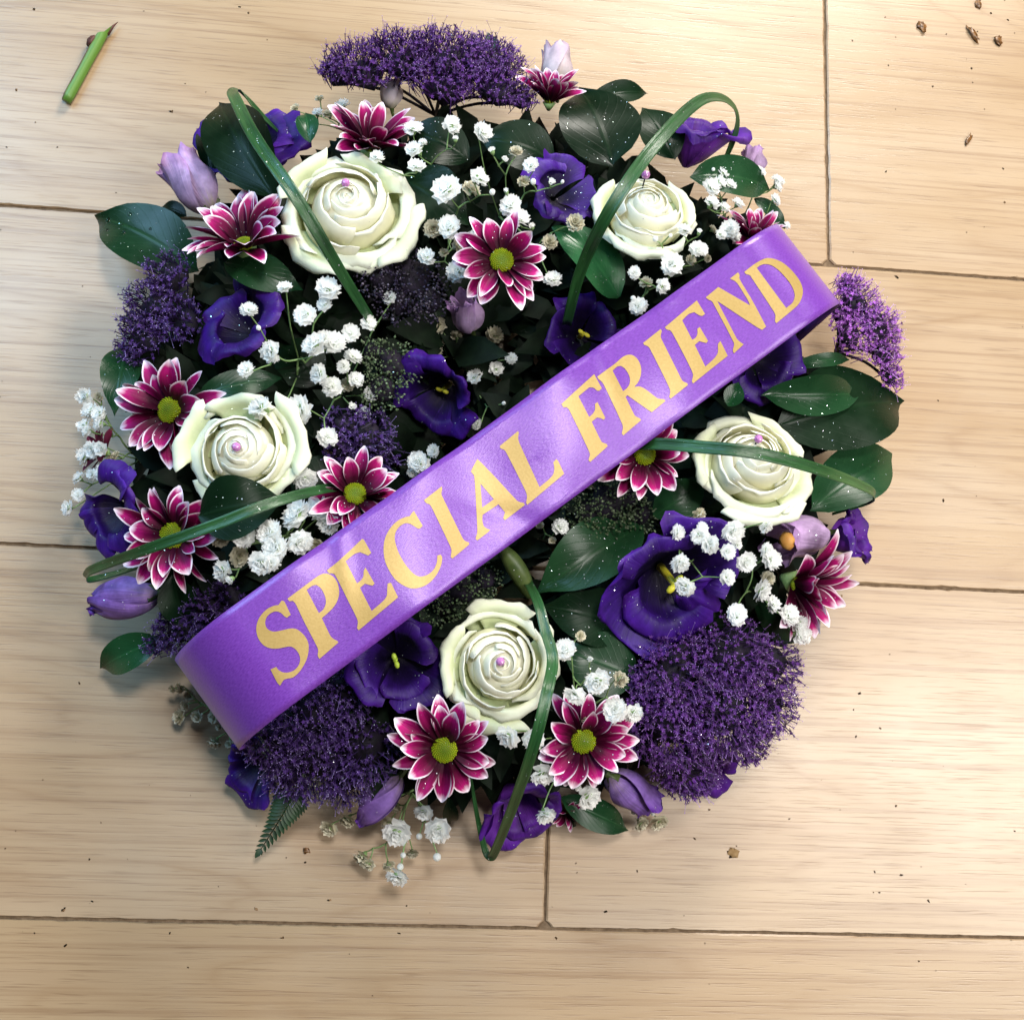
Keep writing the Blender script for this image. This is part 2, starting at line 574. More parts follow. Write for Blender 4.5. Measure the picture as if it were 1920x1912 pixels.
def rag(a, b, n, amp, seed):
    """ragged edge between two points: mostly straight, with small chips"""
    r = np.random.RandomState(seed)
    t = np.linspace(0, 1, n)
    p = np.outer(1 - t, a) + np.outer(t, b)
    d = np.array(b) - np.array(a)
    nrm = np.array([-d[1], d[0]]) / np.linalg.norm(d)       # inward for a counter-clockwise outline
    w = np.convolve(r.randn(n), [0.25, 0.5, 0.25], 'same') * amp
    w += np.where(r.rand(n) > 0.95, r.rand(n) * amp * 2.2, 0)
    w[[0, -1]] = 0
    return p + np.outer(np.abs(w), nrm)


def plank(x0, x1, y0, y1, seed, cut=0.0032):
    g = 0.0007
    x0, x1, y0, y1 = x0 + g, x1 - g, y0 + g, y1 - g
    c = cut
    cs = [(x0 + c, y0), (x1 - c, y0), (x1, y0 + c), (x1, y1 - c), (x1 - c, y1), (x0 + c, y1), (x0, y1 - c), (x0, y0 + c)]
    ring = []
    for k in range(8):
        a, b = cs[k], cs[(k + 1) % 8]
        ln = math.hypot(b[0] - a[0], b[1] - a[1])
        n = max(3, int(ln / 0.0028))
        ring.append(rag(a, b, n, 0.00028, seed * 10 + k)[:-1])
    ring = np.vstack(ring)
    n = len(ring)
    mid = np.array([(x0 + x1) / 2, (y0 + y1) / 2])
    d = ring - mid
    inner = mid + d * (1 - 0.0009 / np.abs(d).max(1, keepdims=True).clip(0.05))
    V = np.vstack([np.c_[inner, np.zeros(n)], np.c_[ring, np.full(n, -0.0007)], np.c_[ring, np.full(n, -0.007)]])
    V[:, :2] -= mid
    F = [list(range(n))]
    for k in range(n):
        k2 = (k + 1) % n
        F.append([n + k, n + k2, k2, k])
        F.append([2 * n + k, 2 * n + k2, n + k2, n + k])
    o = obj('plank', V, F, M['wood'], floor, smooth=False)
    o.location = (mid[0], mid[1], 0)
    return o


PW = 0.192
X0, X1 = -0.95, 1.25
fv = [(X0, -1.05, -0.0016), (X1, -1.05, -0.0016), (X1, 0.75, -0.0016), (X0, 0.75, -0.0016)]
floor = obj('floor', fv, [[0, 1, 2, 3]], M['dirt'], smooth=False)
tag(floor, None, None, kind='structure')
rows = [(3 * PW, [X0, 0.55, X1]), (2 * PW, [X0, -0.2, X1]), (PW, [X0, 0.2523, X1]), (0, [X0, X0 + 0.02, X1]), (-PW, [X0, 0.0912, X1]),
        (-2 * PW, [X0, X1]), (-3 * PW, [X0, 0.6, X1]), (-4 * PW, [X0, -0.1, X1])]
sd = 0
for ytop, xs in rows:
    for a, b in zip(xs[:-1], xs[1:]):
        if b - a < 0.05:
            continue
        sd += 1
        plank(a if a > X0 or len(xs) < 3 else X0, b, ytop - PW, ytop, sd)

# ------------------------------------------------------------------ wreath base
def torus(R, r, zc, squash, nu=72, nv=16, jit=0.0):
    V = []
    for i in range(nu):
        a = 2 * PI * i / nu
        for j in range(nv):
            b = 2 * PI * j / nv
            rr = r * (1 + jit * (nrs.rand() - 0.5))
            V.append((CEN[0] + (R + rr * math.cos(b)) * math.cos(a), CEN[1] + (R + rr * math.cos(b)) * math.sin(a), zc + squash * rr * math.sin(b)))
    F = [[i * nv + j, ((i + 1) % nu) * nv + j, ((i + 1) % nu) * nv + (j + 1) % nv, i * nv + (j + 1) % nv] for i in range(nu) for j in range(nv)]
    return np.array(V), F


V, F = torus(0.132, 0.040, 0.022, 0.55, jit=0.12)
base = obj('wreath_base', V, F, M['foam'])
tag(base, 'dark green round foam wreath base hidden under all the flowers', 'wreath base')


def leaf_geo(L, Wd, nu=9, nv=14, fold=0.25, arch=0.2, tipx=0.0, point=1.0):
    """leaf lying along +x from the origin, length L, full width Wd, upper side +z"""
    u = np.linspace(-1, 1, nu)
    v = np.linspace(0, 1, nv)
    U, Vv = np.meshgrid(u, v, indexing='ij')
    prof = np.sin(PI * np.clip(Vv, 0, 1) ** (0.85 * point)) ** 0.80
    prof = prof * (1 - 0.55 * np.clip((Vv - 0.80) / 0.2, 0, 1) ** 1.2)
    w = 0.5 * Wd * np.maximum(prof, 0.012)
    x = L * Vv
    y = w * U
    z = arch * L * np.sin(PI * Vv) * 0.5 + fold * np.abs(U) ** 1.3 * w - 0.10 * L * Vv ** 3 * arch * 3
    y = y + tipx * L * Vv ** 2
    V = np.stack([x, y, z], -1).reshape(-1, 3)
    uv = np.stack([(U + 1) / 2, Vv], -1).reshape(-1, 2)
    return V, grid_faces(nu, nv), uv


# undergrowth: a dense bed of small shade-dark leaves nobody could count, pushed into the foam
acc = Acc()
lv, lf, _ = leaf_geo(1.0, 0.5, 3, 4, 0.3, 0.25)
for k in range(1500):
    a = rnd.uniform(0, 2 * PI)
    b = rnd.uniform(-0.3, PI + 0.3)
    R = 0.130 + 0.040 * math.cos(b)
    p = np.array([CEN[0] + R * math.cos(a), CEN[1] + R * math.sin(a), max(0.010, 0.018 + 0.026 * math.sin(b))])
    s = rnd.uniform(0.018, 0.034)
    m = np.array(Matrix.Rotation(a + rnd.uniform(-1.3, 1.3), 3, 'Z') @ Matrix.Rotation(-rnd.uniform(-0.3, 0.7), 3, 'Y') @ Matrix.Rotation(rnd.uniform(-0.7, 0.7), 3, 'X'))
    q = (lv * s) @ m.T + p
    q[:, 2] = np.maximum(q[:, 2], 0.003)
    acc.add(q, lf.tolist())
for k in range(260):          # leaves filling the middle hole, near-black in place of its shade
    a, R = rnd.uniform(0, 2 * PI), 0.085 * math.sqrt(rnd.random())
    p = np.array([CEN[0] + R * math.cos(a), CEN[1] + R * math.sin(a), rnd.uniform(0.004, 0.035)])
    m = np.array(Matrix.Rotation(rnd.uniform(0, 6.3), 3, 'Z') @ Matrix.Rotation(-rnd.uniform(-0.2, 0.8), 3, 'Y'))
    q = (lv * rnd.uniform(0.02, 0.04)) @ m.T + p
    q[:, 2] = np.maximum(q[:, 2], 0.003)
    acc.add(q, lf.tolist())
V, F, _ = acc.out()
tag(obj('undergrowth', V, F, M['undergrowth']), 'dense undergrowth of small leaves painted dark as the shade between the flowers', 'foliage', kind='stuff')


# ------------------------------------------------------------------ leaves
def leaf(base_px, tip_px, wpx, zb, zt, mat, label, roll=0.0, fold=0.25, arch=0.2, tipx=0.0, name='glossy_leaf', point=1.0):
    a, b = P(*base_px, zb), P(*tip_px, zt)
    d = b - a
    L = np.linalg.norm(d)
    X = d / L
    up = np.array([0.0, 0, 1.0])
    Y = np.cross(up, X)
    Y /= np.linalg.norm(Y)
    Z = np.cross(X, Y)
    c, s = math.cos(math.radians(roll)), math.sin(math.radians(roll))
    Y, Z = c * Y + s * Z, c * Z - s * Y
    V, F, uv = leaf_geo(L, wpx * mpp((zb + zt) / 2), fold=fold, arch=arch, tipx=tipx, point=point)
    ph = rnd.uniform(0, 6)
    V[:, 2] += 0.055 * L * np.sin(uv[:, 1] * 7 + ph) * (uv[:, 0] - 0.5) * 1.2
    o = obj(name, V, F, M[mat], uv=uv)
    o.matrix_world = Matrix(((X[0], Y[0], Z[0], a[0]), (X[1], Y[1], Z[1], a[1]), (X[2], Y[2], Z[2], a[2]), (0, 0, 0, 1)))
    return tag(o, label, 'leaf', 'leaves set between the flowers')


LV = [
    ((372, 505), (181, 391), 128, .045, .028, 'leaf_mid', 'big dark leaf with water drops jutting out at the far left of the wreath', dict(fold=.18, tipx=.05)),
    ((515, 372), (403, 184), 128, .075, .050, 'leaf', 'upright pointed leaf under the grass loop, left of the largest rose', dict(fold=.3, roll=-14)),
    ((402, 345), (379, 232), 36, .050, .035, 'leaf', 'narrow leaf with a sharp tip showing beside the violet bloom at upper left', dict(fold=.5)),
    ((420, 492), (568, 542), 74, .070, .076, 'leaf_mid', 'leaf sprinkled with glitter directly below the left side-facing magenta chrysanthemum', dict(fold=.15)),
    ((243, 645), (214, 775), 72, .035, .050, 'leaf_mid', 'leaf behind the left rim of the large tilted chrysanthemum', dict(fold=.2)),
    ((372, 742), (528, 706), 58, .070, .066, 'leaf_mid', 'low leaf lying above the left-hand rose', dict(fold=.2)),
    ((372, 968), (532, 936), 118, .094, .1015, 'leaf', 'round dark leaf covering the lower rim of the left-hand rose', dict(fold=.1, arch=.25, point=.9)),
    ((305, 1196), (183, 1254), 66, .045, .022, 'leaf_bright', 'shiny green leaf poking out below the lavender bud beside the ribbon', dict(fold=.35)),
    ((322, 1078), (350, 1178), 70, .060, .050, 'leaf', 'small leaf pointing down under the lower left chrysanthemum', dict(fold=.3)),
    ((1150, 310), (1085, 160), 165, .070, .055, 'leaf', 'broad almost black leaf behind the upper right rose', dict(fold=.12, point=.9)),
    ((1100, 192), (1218, 171), 50, .045, .038, 'leaf', 'slim leaf with a fine tip pointing right at the top rim', dict(fold=.3)),
    ((1265, 300), (1205, 198), 92, .060, .058, 'leaf', 'dark leaf tucked under the violet bloom at upper right', dict(fold=.15)),
    ((1040, 300), (900, 255), 110, .068, .070, 'leaf', 'dark leaf below the right half of the top fuzzy flower head', dict(fold=.12)),
    ((745, 330), (880, 420), 120, .068, .074, 'leaf', 'dark leaf under the white sprays right of the largest rose', dict(fold=.12)),
    ((880, 300), (760, 240), 100, .064, .062, 'leaf', 'dark leaf beneath the upper white sprays', dict(fold=.12)),
    ((1160, 558), (1042, 420), 110, .070, .082, 'leaf_bright', 'bright green leaf covered in glitter beside the facing chrysanthemum', dict(fold=.25, roll=16)),
    ((1295, 330), (1449, 351), 92, .070, .052, 'leaf_mid', 'leaf right of the upper right rose with white florets over it', dict(fold=.2)),
    ((1415, 372), (1474, 428), 34, .055, .048, 'leaf_mid', 'narrow leaf at the top right corner of the ribbon', dict(fold=.2)),
    ((1455, 800), (1703, 748), 175, .062, .034, 'leaf', 'very large dark leaf sparkling with glitter right of the right-hand rose', dict(fold=.10, roll=-6)),
    ((1430, 742), (1620, 738), 80, .068, .052, 'leaf_mid', 'folded leaf lying over the largest right leaf', dict(fold=.4, roll=18)),
    ((1480, 688), (1598, 672), 30, .058, .050, 'leaf_mid', 'thin sliver of a leaf under the ribbon beside the right fuzzy head', dict(fold=.3)),
    ((1520, 955), (1680, 843), 118, .056, .036, 'leaf_mid', 'leaf under the right-hand grass loop with pointed tip', dict(fold=.2, roll=-10)),
    ((1205, 985), (1005, 1110), 118, .062, .068, 'leaf_mid', 'shiny leaf under the middle of the ribbon right of the green pod', dict(fold=.25, roll=10)),
    ((1225, 968), (1325, 905), 78, .062, .068, 'leaf_mid', 'leaf tucked against the lower left of the right-hand rose', dict(fold=.2)),
    ((1185, 1175), (1020, 1135), 110, .060, .066, 'leaf', 'dark leaf right of the bottom rose and below the shiny leaf', dict(fold=.15)),
    ((1195, 1270), (1050, 1215), 120, .060, .066, 'leaf_mid', 'leaf right of the bottom rose with two white florets on it', dict(fold=.1)),
    ((1050, 1496), (1182, 1557), 58, .030, .015, 'leaf_mid', 'pointed leaf reaching out over the floor at the bottom rim', dict(fold=.25)),
    ((1062, 1530), (1082, 1548), 26, .022, .018, 'leaf_mid', 'tiny round leaf at the bottom rim beside the lowest violet bloom', dict(fold=.1, point=.8)),
    ((840, 1496), (846, 1546), 28, .03, .012, 'leaf', 'tiny dark leaf hanging below the lower left of two bottom chrysanthemums', dict(fold=.3)),
    ((795, 1345), (858, 1258), 72, .060, .066, 'leaf', 'dark leaf left of the bottom rose', dict(fold=.15)),
    ((1365, 762), (1386, 716), 40, .075, .078, 'leaf_bright', 'small bright leaf between ribbon and right-hand rose', dict(fold=.3)),
    ((1410, 1122), (1500, 1205), 74, .050, .032, 'leaf', 'dark leaf under the white sprays above the lower right fuzzy head', dict(fold=.15)),
    ((582, 268), (572, 210), 44, .062, .058, 'leaf_bright', 'small teal green leaf above the largest rose', dict(fold=.5)),
    ((350, 405), (302, 386), 34, .038, .032, 'leaf', 'small leaf behind the palest lilac bloom at left', dict(fold=.2)),
    ((262, 598), (229, 597), 22, .03, .022, 'leaf_mid', 'tiny leaf sticking out of the left fuzzy head', dict(fold=.3)),
    ((930, 120), (915, 58), 26, .045, .045, 'leaf_mid', 'tiny leaf tip showing above the top fuzzy head', dict(fold=.3)),
    ((600, 720), (520, 640), 100, .044, .044, 'leaf', 'dark leaf beneath the left white spray', dict(fold=.12)),
    ((640, 930), (540, 880), 110, .055, .06, 'leaf', 'dark leaf between the left-hand rose and the half hidden chrysanthemum', dict(fold=.12)),
]
leaves = []
for bp_, tp_, w_, zb_, zt_, m_, lab_, kw_ in LV:
    leaves.append(leaf(bp_, tp_, w_, zb_, zt_, m_, lab_, **kw_))

# water drops on the far left leaf
wm, wt, wN, wL, wb = nt('water')
wb.inputs['Transmission Weight'].default_value = 1.0
wb.inputs['Roughness'].default_value = 0.03
wb.inputs['IOR'].default_value = 1.33
wnz = noise(wt, None, 40.0)
wL.new(ramp(wt, [(0.0, (0.96, 0.98, 1.0)), (1.0, (1, 1, 1))], wnz.outputs[0]).outputs[0], wb.inputs['Base Color'])
sv, sf = sphere(6, 10)
lf0 = leaves[0]
for q in ((0.86, 0.46, 1.5), (0.72, 0.30, 1.0), (0.62, 0.62, 1.1), (0.80, 0.70, 0.8), (0.5, 0.4, 0.7), (0.66, 0.44, 0.6), (0.42, 0.7, 0.7)):
    i = np.argmin([(uvv - q[0]) ** 2 for uvv in np.linspace(0, 1, 14)]), np.argmin([(u - q[1]) ** 2 for u in np.linspace(0, 1, 9)])
    c = np.array(lf0.data.vertices[int(i[1]) * 14 + int(i[0])].co)
    obj('water_drop', sv * np.array([0.0011, 0.0011, 0.0007]) * q[2] + c + np.array([0, 0, 0.0002]), sf, wm, lf0)


# ------------------------------------------------------------------ petals
def petal_shell(phi, half, prof, nu=9, nv=10, round_=0.28, pw=2.6, spiral=0.1, ruf=0.0, rfreq=2.0, twist=0.0, basew=0.5, seed=0, dent=0.0, fine=0.0):
    r_ = np.random.RandomState(seed)
    u = np.linspace(-1, 1, nu)
    v = np.linspace(0, 1, nv)
    U, Vv = np.meshgrid(u, v, indexing='ij')
    top = 1 - round_ * np.abs(U) ** pw
    vv = Vv * top
    pr = catmull(prof, 12)
    tt = np.linspace(0, 1, len(pr))
    r = np.interp(vv, tt, pr[:, 0])
    z = np.interp(vv, tt, pr[:, 1])
    wv = basew + (1 - basew) * np.sin(np.clip(Vv, 0, 1) * PI * 0.5)
    ang = phi + half * U * wv + twist * Vv
    r = r * (1 + spiral * U)
    ph1, ph2, ph3 = r_.rand(3) * 6.28
    S = pr[:, 0].max()
    if ruf:
        q = Vv ** 2.5
        r = r + ruf * S * q * (np.sin(rfreq * PI * U + ph1) * 0.6 + np.sin(rfreq * 2.3 * PI * U + ph2) * 0.4)
        z = z + ruf * S * q * (np.cos(rfreq * 1.4 * PI * U + ph3) * 0.7 + np.sin(rfreq * 3.1 * PI * U + ph1) * 0.3)
    if fine:
        q = Vv ** 6
        r = r + fine * S * q * np.sin(U * 17 + ph2)
        z = z + fine * S * q * np.cos(U * 13 + ph3)
    if dent:
        z = z - dent * S * np.exp(-(U / 0.25) ** 2) * Vv ** 6
    V = np.stack([r * np.cos(ang), r * np.sin(ang), z], -1).reshape(-1, 3)
    uv = np.stack([(U + 1) / 2, Vv], -1).reshape(-1, 2)
    e = np.maximum(np.abs(U) ** 2, Vv ** 3).reshape(-1)
    return V, grid_faces(nu, nv), uv, e


def add_petal(parent, mat, name='petal', scale=1.0, thick=0.0, **kw):
    V, F, uv, e = petal_shell(**kw)
    o = obj(name, V * scale, F, M[mat], parent, uv=uv, edge=e)
    if thick:
        md = o.modifiers.new('thickness', 'SOLIDIFY')
        md.thickness = thick
        md.offset = -1
    return o


# ------------------------------------------------------------------ roses
def rose(px, py, Rpx, z, dirdeg, tilt, spin, seed, label, open_=1.0, outer=None, flat=1.0):
    S = Rpx * mpp(z)
    rot = frame(dirdeg, tilt, spin)
    ax = np.array(rot @ Vector((0, 0, 1)))
    c = P(px, py, z)
    t = thing('white_rose', label, 'rose', c - ax * S * 0.78, rot, 'white roses in the wreath')
    r_ = np.random.RandomState(seed)
    ph = r_.rand() * 6.28
    layers = [  # petals, rim radius, rim height, outward curl, half angle, material
        (2, 0.05, 0.90, 0.0, 1.9, 'rose'), (3, 0.115, 0.905, 0.0, 1.40, 'rose'), (3, 0.215, 0.885, 0.008, 1.35, 'rose'),
        (3, 0.365, 0.82, 0.032, 1.30, 'rose'), (4, 0.56, 0.68, 0.085, 1.18, 'rose'), (4, 0.76, 0.46, 0.17, 1.0, 'rose_outer')]
    lean = (0.40, 0.48, 0.56, 0.46, 0.26, 0.06)
    for li, (n, R, Z, cu, half, mat) in enumerate(layers):
        R, cu = R * (1 + (open_ - 1) * li / 7), cu * open_
        for k in range(n):
            f = 1 + 0.06 * r_.randn()
            zz = Z * (1 + 0.03 * r_.randn())
            B = 1 + lean[li]
            prof = [(0.05, 0.0), (R * B * 0.9 + 0.03, zz * 0.28), (R * B * f + 0.02, zz * 0.66), (R * (0.12 + 0.88 * B) * f, zz * 0.86), (R * (0.62 + 0.38 * B) * f + cu * 0.6, zz * 0.965),
                    (R * f + cu * 1.7, zz - cu * 0.75)]
            add_petal(t, mat, scale=S, phi=ph + k * 2 * PI / n + 0.14 * r_.randn(), half=half, prof=prof, nu=13, nv=14, round_=0.20 + 0.10 * r_.rand(), pw=2.2,
                      spiral=0.17 if li < 4 else 0.10, ruf=0.012 + 0.008 * li, rfreq=0.7 + 0.5 * r_.rand(), fine=0.0045 * li, seed=seed * 100 + li * 10 + k, thick=0.00025)
        ph += 1.05 + 0.2 * r_.randn()
    for (a, R, Z, half) in outer or []:          # guard petals: direction in the image, reach, height of the rim, half angle
        phi = math.radians(a - spin)
        prof = [(0.06, 0.0), (R * 0.72, Z * 0.55 + 0.08), (R * 0.88, Z * 0.95 + 0.03), (R, Z), (R * 1.03, Z - 0.10)]
        add_petal(t, 'rose_outer', scale=S, phi=phi, half=half, prof=prof, nu=13, nv=12, round_=0.22, pw=2.0, spiral=0.03, ruf=0.05, rfreq=1.5,
                  seed=seed * 100 + abs(int(a)), thick=0.00025)
    # solid filler just below the rims, added to keep petal slots bright
    cp = catmull([(0.0, 0.86), (0.115, 0.845), (0.215, 0.81), (0.35, 0.735), (0.47, 0.62), (0.56, 0.50), (0.58, 0.38), (0.45, 0.15), (0.1, 0.0)], 4)
    na = 28
    V = [(r * S * math.cos(2 * PI * q / na), r * S * math.sin(2 * PI * q / na), (zz + 0.012 * math.sin(3 * 2 * PI * q / na + r * 25)) * S) for r, zz in cp for q in range(na)]
    F = [[i * na + q, (i + 1) * na + q, (i + 1) * na + (q + 1) % na, i * na + (q + 1) % na] for i in range(len(cp) - 1) for q in range(na)]
    obj('heart', V, F, M['rose'], t, uv=[(q / na, 0.62) for i in range(len(cp)) for q in range(na)])
    # sepals below
    for k in range(5):
        a = k * 2 * PI / 5
        V, F, uv = leaf_geo(0.75 * S, 0.22 * S, 5, 7, 0.3, -0.1)
        o = obj('sepal', V, F, M['leaf_mid'], t, uv=uv)
        o.rotation_euler = (0, -0.35, a)
    return t, ax, c, S


ROSES = [
    (650, 372, 118, .094, 95, 6, 20, 1, 'largest white rose, at upper left with a grass blade crossing it', 1.05,
     [(-25, 1.22, .42, .62), (-62, 1.08, .36, .6), (-125, 1.18, .40, .62), (145, 1.10, .55, .6), (60, .98, .5, .7)]),
    (1216, 378, 103, .094, 92, 20, 80, 2, 'white rose at upper right between two grass arches, leaning to the top', .96,
     [(-100, 1.05, .45, .7), (170, 1.02, .55, .7), (20, .98, .5, .7)]),
    (446, 840, 102, .103, 200, 8, 140, 3, 'white rose at left beside the big tilted chrysanthemum', .98,
     [(165, 1.22, .50, .62), (20, 1.20, .5, .75), (-60, 1.02, .42, .8), (95, 1.05, .5, .7), (-120, 1.12, .35, .5)]),
    (1420, 852, 108, .094, 85, 17, 200, 4, 'white rose at right crossed by the nearly level grass blade', 1.0,
     [(-80, 1.18, .40, .75), (-30, 1.12, .42, .6), (170, 1.05, .5, .7), (50, 1.0, .5, .7)]),
    (940, 1245, 100, .092, 300, 5, 310, 5, 'white rose at the bottom just under the letter C of the ribbon', 1.0,
     [(-95, 1.28, .32, .6), (90, 1.16, .45, .6), (10, 1.12, .42, .6), (175, 1.06, .5, .7), (-140, 1.05, .4, .6)]),
]
gm, gt, gN, gL, gb = nt('pink_gem')
gz = noise(gt, None, 300.0)
gL.new(ramp(gt, [(0.3, (0.55, 0.16, 0.52)), (0.7, (0.75, 0.36, 0.72))], gz.outputs[0]).outputs[0], gb.inputs['Base Color'])
gb.inputs['Roughness'].default_value = 0.08
gb.inputs['Transmission Weight'].default_value = 0.35
gb.inputs['IOR'].default_value = 1.6
GEMS = [(648, 343), (1211, 328), (443, 838), (1422, 823), (938, 1240)]
GL = ['largest white rose at upper left', 'white rose at upper right', 'white rose at left', 'white rose at right', 'white rose at the bottom']
gv, gf = sphere(5, 8)
for (px, py, R, z, dd, tl, sp, sd_, lab, op, out), (gx, gy), gl in zip(ROSES, GEMS, GL):
    t, ax, c, S = rose(px, py, R, z, dd, tl, sp, sd_, lab, op, out)
    p = P(gx, gy, z + 0.004)
    V, F = tube(np.array([p - ax * 0.020, p]), 0.0004, 5)
    pin = thing('gem_pin', 'pink gem pin stuck in the heart of the ' + gl, 'pin', p, None, 'gem pins in the rose hearts')
    obj('gem', gv * 0.0023, gf, gm, pin, smooth=False)
    obj('shaft', V - p, F, M['core'], pin)


# ------------------------------------------------------------------ chrysanthemums
def mum_petal(L, Wd, rd, e0, e1, seed, nu=7, nv=11, cupx=0.35, tipcurl=0.0, twist=0.0):
    r_ = np.random.RandomState(seed)
    u = np.linspace(-1, 1, nu)
    v = np.linspace(0, 1, nv)
    el = e0 + (e1 - e0) * v + tipcurl * np.clip(v - 0.7, 0, 1) ** 2 * 8
    ds = L / (nv - 1)
    x = rd + np.concatenate([[0], np.cumsum(np.cos(el[:-1]) * ds)])
    z = np.concatenate([[0], np.cumsum(np.sin(el[:-1]) * ds)])
    w = Wd * (0.30 + 0.70 * np.sin(np.clip(v / 0.72, 0, 1) * PI / 2)) * np.clip(1 - np.clip((v - 0.50) / 0.51, 0, 1) ** 1.9, 0, 1) ** 0.72
    U, X = np.meshgrid(u, x, indexing='ij')
    Z = np.broadcast_to(z, U.shape).copy()
    Wm = np.broadcast_to(w, U.shape)
    E = np.broadcast_to(el, U.shape)
    Y = Wm * U
    lift = cupx * Wm * (np.abs(U) ** 1.6) - 0.08 * Wm * np.cos(U * PI * 1.5)
    lift = lift + twist * Y
    X = X - np.sin(E) * lift
    Z = Z + np.cos(E) * lift
    Vv = np.broadcast_to(v, U.shape)
    e = np.maximum(np.abs(U) ** 3.2 * np.clip(0.25 + 0.95 * Vv, 0, 1), np.clip((Vv - 0.3) / 0.7, 0, 1) ** 1.9)
    V = np.stack([X, Y, Z], -1).reshape(-1, 3)
    return V, grid_faces(nu, nv), np.stack([(U + 1) / 2, Vv], -1).reshape(-1, 2), e.reshape(-1)


def disc_geo(R, seed):
    a = Acc()
    V, F = sphere(8, 20)
    V = V * np.array([R, R, R * 0.55])
    rr = np.hypot(V[:, 0], V[:, 1]) / R
    a.add(V, F, np.outer(1 - rr, (0.07, 0.13, 0.004)) + np.outer(rr, (0.21, 0.26, 0.008)))
    sv_, sf_ = sphere(3, 5)
    n = 150
    for k in range(n):
        rr = math.sqrt((k + 0.5) / n)
        th = k * 2.39996
        p = np.array([R * rr * 0.98 * math.cos(th), R * rr * 0.98 * math.sin(th), R * 0.55 * math.sqrt(max(0, 1 - (rr * 0.98) ** 2)) + 0.0001])
        s = R * (0.052 + 0.03 * rr)
        c = (0.08 + 0.19 * rr + 0.05 * rnd.random(), 0.14 + 0.18 * rr + 0.05 * rnd.random(), 0.006)
        a.add(sv_ * np.array([s, s, s * (1.3 + rr)]) + p, sf_, c)
    return a.out()


DISC = [mesh('flower_disc', *(lambda q: (q[0], q[1], M['disc']))(disc_geo(1.0, s)), tint=None) for s in range(1)]
dv, df, dt = disc_geo(1.0, 0)
DISC = mesh('flower_disc', dv, df, M['disc'], tint=dt)


def mum(px, py, Rpx, z, dirdeg, tilt, cup, seed, label, n=(14, 11), skip=(), mat='mum', discr=0.24, side=False):
    S = Rpx * mpp(z)
    rot = frame(dirdeg, tilt, seed * 37.0)
    c = P(px, py, z)
    t = thing('chrysanthemum', label, 'chrysanthemum', c, rot, 'magenta chrysanthemums with white petal edges')
    r_ = np.random.RandomState(seed + 50)
    rd = discr * S
    k = 0
    for ring, (nn, Lf, de) in enumerate(((n[0], 1.0, -0.10), (n[1], 0.86, 0.16))):
        off = r_.rand()
        for i in range(nn):
            k += 1
            if r_.rand() < 0.05:
                continue
            a = 2 * PI * (i + off + 0.16 * r_.randn() * 0.8) / nn
            L = (S - rd * 0.75) * Lf * (1 + 0.10 * r_.randn())
            e0 = cup + de + 0.16 * r_.randn()
            curl = -0.5 if r_.rand() < 0.8 else 1.2
            V, F, uv, e = mum_petal(L / max(0.55, math.cos(min(cup, 0.9))), S * (0.168 + 0.018 * r_.randn()), rd * 0.72, e0 + 0.25, e0 - 0.15 + 0.12 * r_.randn(), k,
                                    cupx=0.32 + 0.15 * r_.rand(), tipcurl=curl * r_.rand() * 1.1, twist=0.45 * r_.randn())
            o = obj('petal', V, F, M[mat], t, uv=uv, edge=e)
            o.rotation_euler = (0.12 * r_.randn(), 0, a)
            o.location = (0, 0, -0.02 * S + ring * 0.025 * S)
    d = link_mesh('flower_disc', DISC, t)
    d.scale = (rd, rd, rd)
    d.location = (0, 0, 0.03 * S)
    V, F = tube(np.array([[0, 0, -0.30 * S], [0, 0, -0.05 * S]]), [0.05 * S, 0.22 * S], 8)
    obj('calyx', V, F, M['gyp_stem'], t)
    return t


MUMS = [
    (940, 490, 98, .100, -90, 4, 0.10, 1, 'flat open magenta chrysanthemum facing up just left of the glittery bright leaf', {}),
    (322, 770, 104, .074, 195, 30, 0.30, 2, 'large tilted magenta chrysanthemum with raised petals at the far left above the left-hand rose', {}),
    (326, 1004, 100, .078, 225, 22, 0.30, 3, 'magenta chrysanthemum at lower left crossed by a glittering grass blade', {}),
    (665, 928, 90, .088, 60, 14, 0.30, 4, 'magenta chrysanthemum half hidden by the upper edge of the ribbon near the letter P', {}),
    (1207, 852, 90, .092, -60, 10, 0.12, 5, 'magenta chrysanthemum half hidden by the lower edge of the ribbon near the right-hand rose', {}),
    (833, 1404, 98, .074, -95, 16, 0.16, 6, 'darker left one of the two bottom chrysanthemums under the bottom rose', {}),
    (1093, 1388, 96, .078, -80, 12, 0.18, 7, 'right one of the two bottom chrysanthemums next to the big fuzzy head', {}),
    (458, 462, 110, .074, 118, 36, 0.50, 8, 'pink side-facing chrysanthemum left of the largest rose', dict(discr=0.17)),
    (694, 276, 98, .066, 85, 36, 0.56, 9, 'chrysanthemum peeping out behind the top of the largest rose', dict(discr=0.17)),
    (1030, 190, 62, .060, 92, 45, 0.72, 10, 'small glittery chrysanthemum at the right end of the top fuzzy head', dict(discr=0.17)),
    (1410, 450, 66, .064, 80, 40, 0.60, 11, 'chrysanthemum mostly covered by the upper right end of the ribbon', dict(discr=0.17)),
    (1490, 1092, 100, .058, -32, 58, 0.62, 12, 'side-facing chrysanthemum at the lower right rim beside the lilac bloom', dict(discr=0.16)),
    (196, 848, 44, .040, 170, 40, 0.5, 13, 'faded dark maroon chrysanthemum behind the far left white spray', dict(mat='mum_dry', n=(9, 6), discr=0.2)),
    (1062, 1518, 34, .024, -70, 50, 0.5, 14, 'small reddish chrysanthemum peeping out at the bottom rim beside the lowest violet bloom', dict(n=(9, 5), discr=0.2)),
]
for a in MUMS:
    mum(*a[:9], **a[9])


